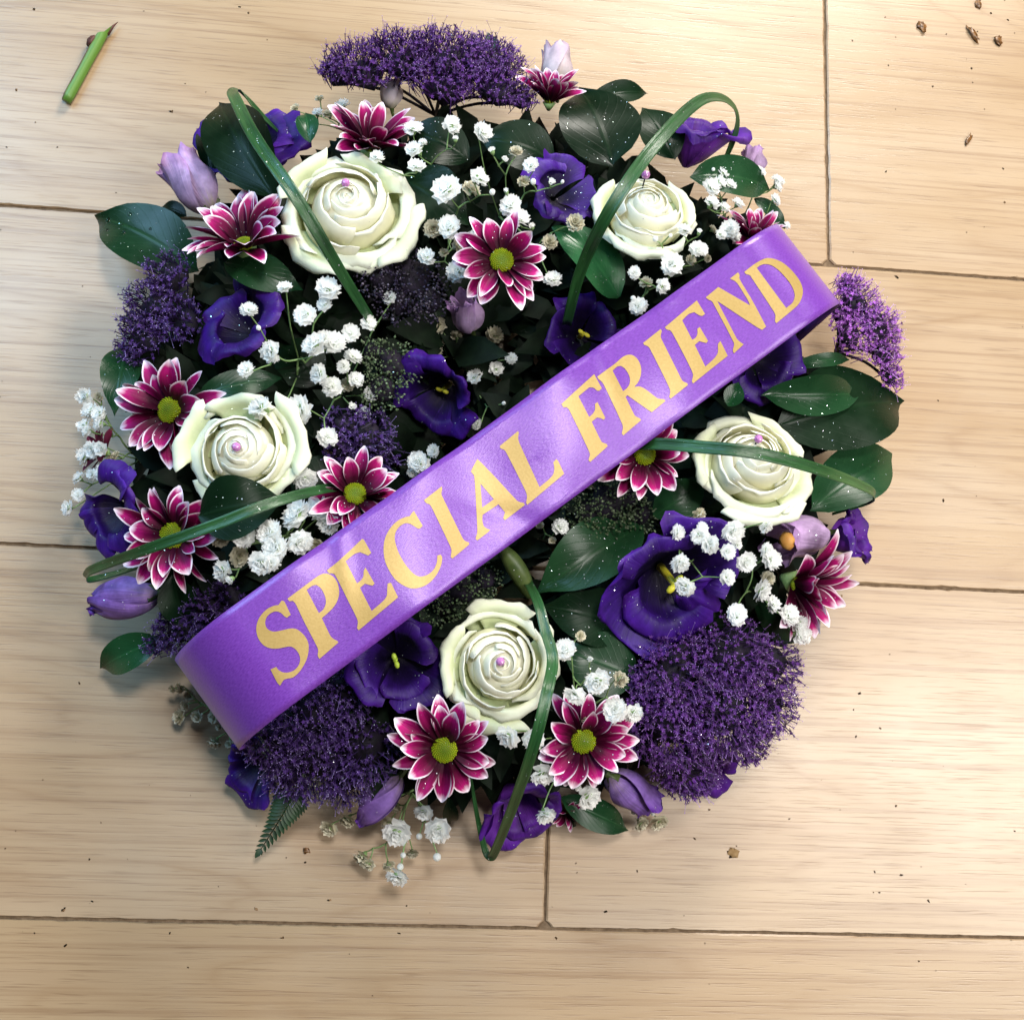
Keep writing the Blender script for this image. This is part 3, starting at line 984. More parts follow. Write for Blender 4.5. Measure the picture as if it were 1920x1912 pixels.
# ------------------------------------------------------------------ lisianthus
def lisi(px, py, Rpx, z, dirdeg, tilt, seed, label, mat='lisi', n=6, depth=0.75, flare=0.45, stig='stigma', name='lisianthus', ruf=0.11, half=0.85, stig_h=0.42):
    S = Rpx * mpp(z)
    rot = frame(dirdeg, tilt, seed * 53.0)
    ax = np.array(rot @ Vector((0, 0, 1)))
    c = P(px, py, z)
    t = thing(name, label, 'lisianthus', c - ax * S * depth, rot, 'violet lisianthus blooms')
    r_ = np.random.RandomState(seed + 900)
    D = depth
    for k in range(n):
        inner = k % 2
        s = 1 - 0.10 * inner
        fl = flare * max(0.1, 1 + 0.5 * r_.randn())
        rr = 1 - fl * 0.42
        s *= 1 + 0.09 * r_.randn()
        prof = [(0.07, 0.0), (0.30 * s, D * 0.22), (0.55 * s, D * 0.60), (rr * 0.93 * s, D * 0.93), (min(1.0, rr + 0.25) * s, D * (1.04 - 0.10 * fl)), (1.0 * s, D * (1.0 - 0.32 * fl))]
        add_petal(t, mat, scale=S, phi=2 * PI * k / n + 0.2 * r_.randn(), half=half * (1 + 0.15 * r_.randn()), prof=prof, nu=19, nv=15, fine=0.02, twist=0.25 * r_.randn(), round_=0.26 + 0.08 * r_.rand(), pw=2.6, spiral=0.10,
                  ruf=ruf, rfreq=0.8 + 0.6 * r_.rand(), seed=seed * 31 + k, basew=0.75)
    if stig:
        a = Acc()
        V, F = sphere(6, 8)
        for sx in (-1, 1):
            q = V * np.array([0.085, 0.055, 0.045]) * S
            a.add(q + np.array([sx * 0.085 * S, 0.01 * sx * S, D * stig_h * S + 0.05 * S]), F)
        V2, F2 = tube(np.array([[0, 0, 0.05 * S], [0, 0, D * stig_h * S + 0.05 * S]]), [0.07 * S, 0.045 * S], 6)
        a.add(V2, F2)
        V, F, _ = a.out()
        obj('stigma', V, F, M[stig], t)
    return t


LISI = [
    (1266, 1096, 132, .084, -70, 36, 1, 'big wide open violet lisianthus showing a yellow stigma at lower right', dict(depth=.62, flare=.75, n=5, half=.95, stig_h=.9)),
    (742, 1240, 88, .078, -80, 10, 2, 'violet lisianthus with a green stigma just under the ribbon at the letters P and E', dict(depth=.8, flare=.35, stig='stigma_green', stig_h=.75)),
    (812, 748, 84, .062, 235, 50, 3, 'folded violet lisianthus at the inner rim just above the ribbon', dict(depth=.9, flare=.5, n=5)),
    (1056, 352, 82, .084, 20, 20, 4, 'dark violet lisianthus between the upper two roses', dict(depth=.55, flare=.6, n=5, stig=None)),
    (440, 598, 96, .070, 150, 36, 5, 'dark violet lisianthus spotted with glitter below the left chrysanthemum and left of a white spray', dict(depth=.6, flare=.7, n=5, stig=None)),
    (200, 955, 86, .060, 200, 44, 6, 'very dark violet lisianthus at the far left rim', dict(depth=.6, flare=.6, n=5, stig=None)),
    (468, 258, 106, .046, 110, 20, 7, 'violet lisianthus behind the upright pointed leaf at upper left', dict(depth=.5, flare=.6, stig=None)),
    (1306, 232, 80, .058, 82, 52, 8, 'violet lisianthus seen from the side under the bend of the upper right grass arch', dict(depth=1.1, flare=.4, n=6, stig=None, mat='lisi_light')),
    (1437, 682, 84, .070, -55, 28, 9, 'violet lisianthus under the ribbon near its letter N', dict(depth=.6, flare=.6, n=5, stig=None)),
    (1612, 1000, 66, .048, 20, 55, 10, 'bright violet ruffled lisianthus at the right rim below the right grass loop', dict(depth=1.0, flare=.6, n=5, stig=None, mat='lisi_light', ruf=.14)),
    (978, 1532, 78, .036, -70, 52, 11, 'violet lisianthus at the very bottom behind the folded grass blade', dict(depth=.95, flare=.5, n=6, stig=None, mat='lisi_light')),
    (468, 1440, 62, .032, 215, 42, 12, 'violet lisianthus at the lower left rim under the ribbon end', dict(depth=.8, flare=.5, n=5, stig=None)),
    (1100, 622, 80, .056, -60, 10, 13, 'shadowed violet lisianthus with yellow stigma above the ribbon near its letter R', dict(depth=.8, flare=.4, n=5, stig_h=.6)),
    (1330, 1456, 66, .030, -75, 55, 14, 'violet lisianthus showing only its rim below the lower right fuzzy head', dict(depth=.9, flare=.5, n=5, stig=None, mat='lisi_light')),
]
for a in LISI:
    lisi(*a[:8], **a[8])


def bud(base_px, tip_px, wpx, zb, zt, mat, seed, label, n=4, openm=0.35, tw=0.9):
    a, b = P(*base_px, zb), P(*tip_px, zt)
    d = b - a
    L = np.linalg.norm(d)
    R = 0.5 * wpx * mpp((zb + zt) / 2)
    q = Vector(d).to_track_quat('Z', 'Y').to_matrix()
    t = thing('lisianthus_bud', label, 'lisianthus bud', a, q, 'half closed lisianthus buds')
    r_ = np.random.RandomState(seed)
    for k in range(n):
        s = 1 - 0.07 * k
        prof = [(0.10 * R, 0), (0.72 * R * s, 0.16 * L), (1.0 * R * s, 0.45 * L), (0.86 * R * s, 0.74 * L), (openm * R * s + 0.25 * R, (0.93 + 0.06 * r_.rand()) * L),
                ((openm + 0.32) * R * s, (1.0 + 0.03 * r_.randn()) * L)]
        add_petal(t, mat, phi=2 * PI * k / n + 0.3 * r_.randn(), half=1.15, prof=prof, nu=15, nv=15, round_=0.30, pw=1.8, spiral=0.24, fine=0.035, ruf=0.26, rfreq=1.6, twist=tw,
                  seed=seed * 7 + k, basew=0.6)
    V, F = tube(np.array([[0, 0, -0.25 * L], [0, 0, 0.02 * L], [0, 0, 0.12 * L]]), [0.12 * R, 0.2 * R, 0.55 * R], 8)
    obj('calyx', V, F, M['pod'], t)
    return t


BUDS = [
    ((404, 398), (325, 300), 84, .050, .052, 'lilac', 1, 'pale lilac lisianthus bud at upper left above the far left leaf', dict(openm=.6)),
    ((302, 1112), (172, 1134), 74, .052, .036, 'lavender', 2, 'lavender lisianthus bud full of silver glitter at the far lower left', dict(openm=.1)),
    ((752, 1452), (676, 1543), 58, .040, .024, 'lavender', 3, 'slim lavender bud with glitter at the tip, left of the bottom chrysanthemums', dict(openm=.05)),
    ((1140, 1452), (1218, 1502), 66, .042, .026, 'lavender', 4, 'ruffled lavender bud between bottom chrysanthemum and lower right fuzzy head', dict(openm=.6)),
    ((1044, 172), (1040, 92), 60, .044, .044, 'pale', 5, 'whitish wilted bud at the top rim behind a small chrysanthemum', dict(openm=.6)),
    ((1418, 330), (1410, 284), 46, .042, .040, 'lilac', 6, 'small lilac bud at the upper right rim', dict(openm=.6)),
    ((1548, 1000), (1458, 1018), 76, .050, .062, 'lilac', 7, 'open lilac bud with an orange heart below the right-hand rose', dict(openm=.9)),
    ((885, 620), (862, 560), 62, .035, .050, 'lilac', 8, 'faded lilac bud in the shade under the facing chrysanthemum', dict(openm=.7)),
    ((735, 205), (727, 150), 44, .045, .050, 'pale', 9, 'whitish bud half hidden in the gap of the top fuzzy head', dict(openm=.5)),
]
for a in BUDS:
    bud(*a[:7], a[7], **a[8])
orange = plain_mat('orange_heart', (0.42, 0.18, 0.03), (0.50, 0.27, 0.07), 300, 0.6)
b7 = [o for o in COL.objects if o.get('label', '').startswith('open lilac bud')][0]
V, F = sphere(6, 8)
inv = b7.matrix_world.inverted()
pc = inv @ Vector(P(1476, 1014, .074))
obj('stigma', V * np.array([0.005, 0.0042, 0.004]) + np.array(pc), F, orange, b7)

# closed green pod under the ribbon
a_, b_ = P(992, 1118, .066), P(932, 1018, .082)
pth = catmull([a_, a_ * .7 + b_ * .3 + [0.001, 0, .004], a_ * .3 + b_ * .7 + [0.001, 0, .004], b_], 6)
V, F = tube(pth, 0.0002 + 0.0048 * np.sin(np.linspace(0.25, PI * 0.98, len(pth))) ** 0.8, 9)
tag(obj('green_pod', V, F, M['pod']), 'closed green flower bud under the middle of the ribbon above the bottom rose', 'bud')


# ------------------------------------------------------------------ trachelium heads
def trach(domes, z, dirdeg, tilt, label, kind='purple', dens=1.0, seed=0, name='trachelium', lo=0.004):
    """domes: (px, py, radius px, dz). Each head is a cushion of long-tubed florets on a forked stalk"""
    r_ = np.random.RandomState(seed + 300)
    ax = np.array(frame(dirdeg, tilt) @ Vector((0, 0, 1)))
    cs = [(P(px, py, z + dz), R * mpp(z)) for px, py, R, dz in domes]
    cen = np.mean([c for c, _ in cs], 0)
    t = thing(name, label, 'trachelium', (cen[0], cen[1], max(0.005, cen[2] - 0.05)), None, 'fuzzy trachelium heads')
    org = np.array(t.location)
    T, C = [], []
    cols = {'purple': ((0.018, 0.006, 0.036), (0.072, 0.018, 0.14), (0.24, 0.13, 0.36)), 'bright': ((0.05, 0.02, 0.08), (0.26, 0.075, 0.37), (0.46, 0.28, 0.60)),
            'green': ((0.02, 0.035, 0.018), (0.10, 0.15, 0.07), (0.16, 0.20, 0.12)), 'dark': ((0.008, 0.010, 0.010), (0.035, 0.024, 0.055), (0.12, 0.10, 0.14)),
            'blue': ((0.014, 0.007, 0.036), (0.046, 0.017, 0.115), (0.22, 0.16, 0.38))}[kind]
    acc = Acc()
    buds = kind in ('green', 'dark')
    star_a = np.arange(10) * PI / 5
    hub, hf = sphere(4, 6)
    stalks = Acc()
    for ci, (c, R) in enumerate(cs):
        n = int(dens * 5.0 * (R / 0.00245) ** 2)
        for k in range(n):
            while True:
                d = r_.randn(3)
                d /= np.linalg.norm(d)
                if d @ ax > -0.12:
                    break
            Rr = R * (1 + 0.10 * r_.randn())
            p = c + d * Rr * np.array([1, 1, 1])
            p = p - ax * (p - c) @ ax * 0.30
            if p[2] < lo:
                continue
            nd = d * 0.55 + ax * 0.45 + 0.28 * r_.randn(3)
            nd /= np.linalg.norm(nd)
            L = (0.0052 + 0.0035 * r_.rand()) * (0.6 if buds else 1.0)
            q = p - nd * L
            e1 = np.cross(nd, [0.3, 0.5, 0.8])
            e1 /= np.linalg.norm(e1)
            e2 = np.cross(nd, e1)
            w = 0.00030 if not buds else 0.0002
            br = 0.45 + 0.95 * r_.rand() ** 1.3
            mid = q * 0.4 + p * 0.6
            if buds:
                s = 0.00062 * (0.7 + 0.6 * r_.rand())
                Vt = [q + w * (math.cos(a) * e1 + math.sin(a) * e2) for a in (0, 2.1, 4.2)] + [p]
                acc.add(Vt, [[0, 1, 3], [1, 2, 3], [2, 0, 3]], np.array(cols[0]) * br)
                B = [p + s * (math.cos(a) * e1 + math.sin(a) * e2) for a in (0, 1.57, 3.14, 4.71)] + [p + nd * s * 1.7, p - nd * s * 1.3]
                acc.add(B, [[0, 1, 4], [1, 2, 4], [2, 3, 4], [3, 0, 4], [1, 0, 5], [2, 1, 5], [3, 2, 5], [0, 3, 5]], np.array(cols[1] if r_.rand() > .25 else cols[2]) * br)
                continue
            Vt = [q + w * .7 * (math.cos(a) * e1 + math.sin(a) * e2) for a in (0, 2.1, 4.2)] + [p + w * (math.cos(a) * e1 + math.sin(a) * e2) for a in (0, 2.1, 4.2)]
            tin = np.array([np.array(cols[0]) * br] * 3 + [np.array(cols[1]) * br] * 3)
            acc.add(Vt, [[0, 1, 4, 3], [1, 2, 5, 4], [2, 0, 3, 5]], tin)
            rs = 0.00125 * (0.7 + 0.6 * r_.rand())
            rad = np.where(np.arange(10) % 2 == 0, rs, rs * 0.42)
            sg = [p + nd * 0.0001] + [p + rad[i] * (math.cos(star_a[i]) * e1 + math.sin(star_a[i]) * e2) + nd * (0.0005 if i % 2 == 0 else 0) for i in range(10)]
            acc.add(sg, [[0, 1 + i, 1 + (i + 1) % 10] for i in range(10)], np.array(cols[1]) * (br + 0.25))
            if r_.rand() < 0.4:
                ls = 0.0022 + 0.0024 * r_.rand()
                tip = p + (nd + 0.25 * r_.randn(3)) * ls
                ws = 0.00010
                sv_ = [p + ws * (math.cos(a) * e1 + math.sin(a) * e2) for a in (0, 2.1, 4.2)] + [tip + ws * (math.cos(a) * e1 + math.sin(a) * e2) for a in (0, 2.1, 4.2)]
                acc.add(sv_, [[0, 1, 4, 3], [1, 2, 5, 4], [2, 0, 3, 5]], np.array(cols[2]) * br)
                kb = 0.00028
                B = [tip + kb * x for x in (e1, -e1, e2, -e2, nd, -nd)]
                acc.add(B, [[0, 2, 4], [2, 1, 4], [1, 3, 4], [3, 0, 4], [2, 0, 5], [1, 2, 5], [3, 1, 5], [0, 3, 5]], np.minimum(np.array(cols[2]) * 1.7, 0.8))
        # dark cushion added as the shade between florets, with forked stalks
        hv, hf2 = sphere(7, 12)
        hv = hv * R * 0.60
        hv = hv - np.outer(hv @ ax, ax) * 0.35
        hv = hv * (1 + 0.12 * r_.randn(len(hv), 1))
        hv = hv + c - ax * R * 0.12
        hv[:, 2] = np.maximum(hv[:, 2], 0.004)
        stalks.add(hv - org, hf2)
        foot = np.array([cen[0], cen[1], max(0.004, cen[2] - 0.045)])
        V2, F2 = tube(catmull([foot, foot * .5 + c * .5 + [0, 0, .004], c - ax * R * 0.3], 4), 0.0009, 5)
        stalks.add(V2 - org, F2)
    V, F, T = acc.out()
    o = obj('floret_mass', V - org, F, M['trach'], t, smooth=False, tint=T)
    o['kind'] = 'stuff'
    V, F, _ = stalks.out()
    obj('stalk', V, F, M['core'], t)
    return t


trach([(680, 130, 70, -.004), (760, 112, 74, .0), (850, 112, 80, .002), (920, 118, 68, .0), (830, 160, 62, .004), (930, 165, 66, .003), (975, 185, 38, .0), (640, 140, 42, -.006)], .062, 90, 42,
      'wide purple fuzzy trachelium head along the top rim', 'purple', 1.15, 1)
trach([(322, 520, 48, .002), (290, 575, 54, .0), (270, 630, 50, -.004), (345, 600, 44, .002), (252, 655, 30, -.008)], .056, 165, 28, 'bluish purple fuzzy trachelium head at the left rim below the big leaf', 'blue', 1.0, 2)
trach([(770, 520, 62, .0), (715, 515, 46, .004), (800, 560, 46, -.006), (750, 560, 50, -.004)], .072, -60, 12, 'nearly black trachelium head in bud under the largest rose', 'dark', 1.2, 3)
trach([(735, 682, 48, .0), (718, 728, 40, .0), (700, 660, 30, .0)], .066, -30, 12, 'green budded trachelium head left of the folded inner violet bloom', 'green', 1.3, 4)
trach([(690, 815, 48, .0), (650, 800, 40, .0), (715, 850, 34, -.006), (640, 840, 30, .0)], .064, -20, 12, 'small shaded purple trachelium head above the half hidden chrysanthemum by the ribbon', 'blue', .9, 5)
trach([(1605, 565, 54, .002), (1645, 610, 52, .0), (1595, 625, 48, .002), (1655, 660, 44, -.006), (1668, 705, 32, -.012), (1580, 590, 36, .0), (1590, 540, 30, .002)], .050, 25, 35, 'light purple fuzzy trachelium head at the right rim beside the ribbon end', 'bright', 1.0, 6)
trach([(1275, 1255, 80, .002), (1370, 1225, 76, .002), (1445, 1245, 58, -.004), (1265, 1350, 84, .0), (1360, 1330, 84, .0), (1440, 1320, 58, -.006), (1290, 1430, 62, -.008), (1225, 1290, 50, .0), (1400, 1385, 44, -.010)],
      .058, -50, 24, 'biggest purple fuzzy trachelium head, at the lower right', 'purple', 1.25, 7)
trach([(590, 1330, 74, .002), (650, 1290, 60, .004), (530, 1385, 60, -.004), (600, 1420, 72, -.004), (680, 1400, 64, .0), (650, 1460, 46, -.008), (540, 1450, 40, -.01)], .054, -100, 22,
      'dark purple fuzzy trachelium head below the lower left end of the ribbon', 'blue', 1.05, 8)
trach([(395, 1145, 44, .0), (335, 1180, 42, -.006), (430, 1120, 34, .002), (300, 1205, 26, -.01)], .056, 215, 20, 'small purple trachelium head just above the lower left end of the ribbon', 'blue', 1.0, 9)
trach([(1140, 945, 58, .0), (1105, 965, 44, -.002), (1175, 930, 40, .0), (1200, 965, 34, -.004)], .066, -60, 10, 'green and purple budded trachelium head under the ribbon beside the half hidden chrysanthemum', 'green', 1.3, 10)
trach([(868, 1105, 50, .0), (830, 1130, 40, -.002), (910, 1085, 34, .0)], .066, -60, 10, 'green budded trachelium head between the ribbon and the bottom rose', 'green', 1.3, 11)


# ------------------------------------------------------------------ gypsophila
def floret_geo(seed, closed=False):
    r_ = np.random.RandomState(seed)
    V, F, UV = [], [], []
    n = 0
    whorls = [(5, 0.16, 1.35, .55), (7, 0.3, 1.0, .75), (8, 0.45, 0.66, .9), (9, 0.6, 0.32, 1.0), (8, 0.62, 0.02, 1.0)]
    if closed:
        whorls = [(5, 0.1, 1.4, .6), (6, 0.25, 1.15, .75), (6, 0.35, 0.9, .8)]
    for (m, _, el, L) in whorls:
        off = r_.rand() * 6
        for k in range(m):
            a = off + 2 * PI * k / m + 0.15 * r_.randn()
            e = el + 0.16 * r_.randn()
            l = L * (0.90 + 0.12 * r_.rand())
            d = np.array([math.cos(a) * math.cos(e), math.sin(a) * math.cos(e), math.sin(e)])
            s = np.array([-math.sin(a), math.cos(a), 0])
            up = np.cross(d, s) * -1
            w = 0.38 * l
            b = r_.randn() * 0.15
            pts = [d * 0.05, d * 0.6 * l + s * w + up * (0.12 + b) * l, d * 0.6 * l - s * w + up * (0.12 - b) * l, d * l + s * w * .75 + up * (0.02 + b) * l,
                   d * 0.90 * l + up * 0.10 * l, d * l - s * w * .75 + up * (0.02 - b) * l]
            V += pts
            UV += [(0.5, 0), (0.9, .6), (.1, .6), (.9, 1), (.5, 1), (.1, 1)]
            F += [[n, n + 1, n + 2], [n + 1, n + 3, n + 4], [n + 2, n + 1, n + 4], [n + 2, n + 4, n + 5]]
            n += 6
    return np.array(V), F, np.array(UV)


FL = {}
for kind, mat in (('w', 'gyp'), ('d', 'gyp_dry_shaded')):
    FL[kind] = []
    for s in range(4):
        V, F, uv = floret_geo(s)
        FL[kind].append(mesh('floret', V, F, M[mat], uv=uv, smooth=False))
    V, F = sphere(6, 8)
    V = V * np.array([0.85, 0.85, 1.0]) + np.array([0, 0, 0.1])
    uvs = np.c_[np.full(len(V), .5), (V[:, 2] + 1) / 2.2]
    FL[kind].append(mesh('floret_bud', V, F, M[mat], uv=uvs))
    for s in range(3):
        V, F, uv = floret_geo(s + 20, True)
        FL[kind].append(mesh('half_open_floret', V * 0.95, F, M[mat], uv=uv, smooth=False))
cvv, cff = tube(np.array([[0, 0, -0.75], [0, 0, -0.35], [0, 0, 0.12]]), [0.10, 0.34, 0.42], 6)
CALYX = mesh('calyx', cvv, cff, M['gyp_stem'])


def spray(pts, root, zadd, label, off=(0, 0), sc=2.9875, dry=(), lean=None, zfix=None):
    """pts: (x, y, diameter[, 'b' bud | 'd' dull]) read off an enlarged view with origin off and scale sc"""
    L = []
    for q in pts:
        px, py, D = off[0] + q[0] / sc, off[1] + q[1] / sc, q[2] / sc
        k = q[3] if len(q) > 3 else ''
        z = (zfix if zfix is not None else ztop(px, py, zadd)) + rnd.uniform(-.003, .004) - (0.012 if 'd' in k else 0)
        z = max(z, 0.012)
        L.append((P(px, py, z), D * 0.5 * mpp(z) * 1.27, k + ('o' if D > 19 else '')))
    rp = P(root[0], root[1], root[2])
    t = thing('gypsophila_spray', label, 'gypsophila', rp, None, 'white gypsophila sprays')
    st = Acc()
    # dichotomous stems: the two nearest tips meet in a node nearer the root, again and again
    ends = []
    for p, R, k in L:
        out = p[:2] - CEN
        outn = out / (np.linalg.norm(out) + 1e-6)
        rr = np.linalg.norm(out)
        tl = 0.25 + 0.9 * np.clip((rr - 0.12) / 0.10, 0, 1)
        ax = np.array([outn[0] * tl, outn[1] * tl, 1.0]) + 0.40 * np.array([rnd.gauss(0, 1), rnd.gauss(0, 1), 0])
        ax /= np.linalg.norm(ax)
        rot = Vector(ax).to_track_quat('Z', 'Y').to_matrix() @ Matrix.Rotation(rnd.uniform(0, 6.28), 3, 'Z')
        isb = 'b' in k
        half = isb and 'o' in k
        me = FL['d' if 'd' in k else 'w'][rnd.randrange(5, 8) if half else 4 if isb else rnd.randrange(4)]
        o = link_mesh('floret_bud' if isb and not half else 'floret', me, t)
        s = R * (0.82 if isb else 1.0)
        loc = p - ax * (0.0 if isb else R * 0.30)
        o.matrix_local = Matrix.Translation(Vector(loc - rp)) @ rot.to_4x4() @ Matrix.Diagonal((s, s * rnd.uniform(.85, 1.1), s * rnd.uniform(.8, 1.05), 1))
        c = link_mesh('calyx', CALYX, o)
        ends.append((loc - ax * R * 0.7, 0.00034, ax))
    while len(ends) > 1:
        best = None
        for i in range(len(ends)):
            for j in range(i):
                d = np.linalg.norm(ends[i][0] - ends[j][0])
                if best is None or d < best[0]:
                    best = (d, i, j)
        d, i, j = best
        a, b = ends[i], ends[j]
        mid = (a[0] + b[0]) / 2
        tow = rp - mid
        tow /= np.linalg.norm(tow) + 1e-9
        nd = mid + tow * (0.35 * d + 0.003) + np.array([0, 0, -0.15 * d])
        nd[2] = max(nd[2], 0.004)
        for e in (a, b):
            m = (e[0] + nd) / 2 + np.array([rnd.gauss(0, .03) * d, rnd.gauss(0, .03) * d, 0.03 * d])
            V, F = tube(catmull([e[0], m, nd], 3), [e[1], e[1], e[1] * 1.05, e[1] * 1.1, e[1] * 1.15, e[1] * 1.2, e[1] * 1.2][:7], 4, cap=False)
            st.add(V - rp, F)
        kv, kf = sphere(3, 5)
        st.add(kv * 0.0006 + nd - rp, kf)
        ends = [e for k, e in enumerate(ends) if k not in (i, j)] + [(nd, min(0.0006, max(a[1], b[1]) * 1.12), None)]
    V, F = tube(catmull([ends[0][0], (ends[0][0] + rp) / 2 + np.array([0, 0, .004]), rp], 5), ends[0][1], 5)
    st.add(V - rp, F)
    V, F, _ = st.out()
    obj('stem', V, F, M['gyp_stem'], t)
    return t


Z2 = (640, 0)
spray([(405, 705, 95), (625, 685, 110), (640, 782, 65, 'b'), (400, 825, 95), (425, 915, 95), (200, 870, 85), (455, 790, 50)], (800, 350, .05), .012,
      'white gypsophila spray right of the largest rose, highest of those under the top fuzzy head', Z2)
spray([(578, 1045, 145), (785, 985, 105), (735, 1050, 95, 'd'), (845, 1078, 40, 'b'), (600, 1260, 120), (515, 1280, 90, 'd'), (475, 1425, 95), (668, 1365, 85, 'd'), (575, 1410, 50, 'd'), (650, 1510, 110), (770, 1330, 100)],
      (850, 430, .05), .014, 'white gypsophila spray running down the left side of the facing chrysanthemum', Z2)
spray([(805, 730, 100), (845, 848, 75, 'b'), (978, 838, 65, 'd'), (915, 895, 65, 'b'), (1055, 912, 95), (925, 1075, 60, 'b'), (1075, 1020, 40, 'b'), (1175, 1022, 75, 'b'), (1238, 1020, 25, 'b'), (1020, 1010, 60, 'd'),
       (945, 1140, 110), (995, 1205, 120), (1068, 1272, 70, 'b'), (1165, 1350, 80, 'd'), (1185, 1550, 95), (1310, 1240, 90, 'd')],
      (940, 400, .05), .016, 'white gypsophila spray reaching over the dark violet bloom between the upper roses', Z2)
spray([(1350, 600, 50, 'd'), (1490, 545, 45, 'd'), (1480, 620, 60), (1610, 575, 85), (1380, 670, 50), (1540, 630, 60, 'd'), (1620, 640, 40, 'd')], (640, 240, .03), -.002, 'pale gypsophila spray above the largest rose at the upper left rim', (100, 0))
Z3 = (1180, 0)
spray([(535, 960, 65), (470, 1040, 90), (570, 1030, 70), (520, 1020, 80), (470, 1125, 80), (540, 1155, 70), (620, 1130, 75), (745, 950, 65), (840, 1000, 75), (840, 1040, 65), (830, 1115, 70), (470, 950, 25, 'b'), (475, 1280, 50, 'd'),
       (560, 1280, 100), (600, 1310, 80), (520, 1310, 60), (890, 1260, 45)], (1370, 420, .035), .010, 'white gypsophila spray at the upper right rim over the leaf beside the rose', Z3)
spray([(230, 1320, 30, 'b'), (145, 1340, 40, 'b'), (310, 1275, 75), (390, 1303, 65, 'b'), (385, 1390, 85), (415, 1395, 60), (240, 1475, 120), (350, 1450, 60, 'd'), (440, 1450, 40, 'd'), (30, 1525, 70), (95, 1575, 70, 'd'), (200, 1600, 95),
       (50, 1710, 95), (20, 1670, 35, 'b')], (1250, 540, .04), .012, 'white gypsophila spray between the upper right rose and the upper edge of the ribbon', Z3)
Z4 = (100, 560)
spray([(1095, 50, 80), (1150, 165, 35, 'b'), (1205, 300, 110), (1075, 390, 85), (1140, 600, 120), (1400, 85, 110), (1515, 25, 75), (1295, -75, 75), (1540, -70, 130), (1450, 240, 135), (1510, 215, 90), (1575, 235, 120), (1665, 185, 95)],
      (560, 690, .05), .014, 'white gypsophila spray with the most florets, at left above the left-hand rose', Z4)
spray([(1770, 130, 80), (1880, -10, 70), (1685, 310, 90), (1475, 420, 95), (1620, 380, 65), (1700, 445, 85), (1560, 490, 100), (1780, 525, 75), (1365, 625, 145), (1675, 605, 75, 'b'), (1745, 635, 60), (1535, 765, 110), (1650, 480, 70, 'd')],
      (640, 740, .05), .012, 'white gypsophila spray between the left-hand rose and the green budded head', Z4)
spray([(165, 545, 80), (250, 545, 45, 'd'), (190, 620, 95), (245, 640, 80), (165, 695, 70), (245, 700, 75), (175, 740, 60), (200, 850, 95), (155, 880, 90), (255, 840, 70), (315, 905, 60, 'd'), (260, 960, 90), (130, 995, 70), (205, 980, 60),
       (135, 1095, 65), (65, 1170, 75), (345, 870, 40, 'd')], (270, 860, .025), .004, 'white gypsophila spray sticking out over the floor at the far left', Z4)
spray([(1410, 1020, 110), (1340, 1195, 150), (1470, 1165, 120), (1520, 1110, 60), (1525, 1265, 115), (1055, 1330, 130), (1200, 1300, 120), (1235, 1390, 130), (940, 1350, 90, 'd'), (1150, 1485, 120), (1220, 1480, 80), (1390, 1370, 120),
       (1040, 1445, 100, 'd'), (1470, 1380, 70, 'd'), (930, 1530, 110), (995, 1570, 85, 'b'), (1690, 975, 80), (1270, 1490, 20, 'b')], (540, 1000, .045), .010,
      'white gypsophila spray along the upper edge of the ribbon at its lower left', Z4)
spray([(580, 690, 50, 'd'), (540, 695, 40, 'd'), (610, 790, 50, 'd'), (575, 845, 70, 'd'), (680, 850, 60, 'd'), (770, 850, 60, 'd'), (800, 900, 40, 'd'), (775, 1000, 70, 'd'), (860, 1000, 40, 'd'), (640, 730, 50, 'd')],
      (450, 1330, .02), 0, 'dried cream gypsophila spray under the lower left end of the ribbon', (140, 1060), zfix=.030)
spray([(1415, 1480, 80, 'd'), (1520, 1440, 80, 'd'), (1600, 1650, 90, 'd'), (1640, 1680, 60, 'd'), (1800, 1510, 120), (1840, 1620, 35, 'b'), (1825, 1685, 40, 'b'), (1800, 1760, 100), (1760, 1690, 60, 'd'), (1790, 1360, 60, 'd'), (1950, 1395, 90),
       (2035, 1495, 120), (1760, 1460, 80, 'd'), (1930, 1515, 40, 'b'), (2030, 1630, 50, 'b'), (1890, 1620, 60, 'd')], (775, 1480, .03), 0, 'gypsophila spray hanging out over the floor at the bottom', (140, 1060), zfix=.030)
Z7 = (640, 1060)
spray([(925, 970, 110), (1080, 980, 100), (1130, 1185, 110), (1150, 1410, 90), (1320, 1235, 75, 'b'), (1395, 1310, 110), (1250, 465, 100), (1395, 525, 65, 'b'), (1430, 660, 120), (1305, 740, 110), (1530, 810, 110), (1640, 835, 90),
       (1355, 880, 60, 'd'), (1345, 395, 50, 'd'), (1570, 640, 80, 'd')], (1060, 1330, .04), .014, 'white gypsophila spray around the right one of the two bottom chrysanthemums', Z7)
Z6 = (1160, 560)
spray([(340, 1305, 85), (455, 1215, 80, 'd'), (455, 1330, 90), (510, 1375, 100), (475, 1275, 60), (655, 1310, 115), (620, 1415, 80), (670, 1370, 60), (835, 1285, 75), (345, 1490, 100), (365, 1620, 95), (620, 1560, 80)],
      (1310, 1040, .045), .016, 'white gypsophila spray over the big open violet bloom below the right-hand rose', Z6)
spray([(720, 1480, 100), (870, 1460, 110), (835, 1410, 80), (820, 1640, 120), (880, 1700, 90), (665, 1760, 110), (970, 1770, 110), (1030, 1830, 90), (840, 1560, 70, 'd'), (1060, 1890, 80), (1030, 1870, 110), (870, 1730, 60)],
      (1420, 1110, .035), .010, 'white gypsophila spray between the big violet bloom and the lower right chrysanthemum', Z6)
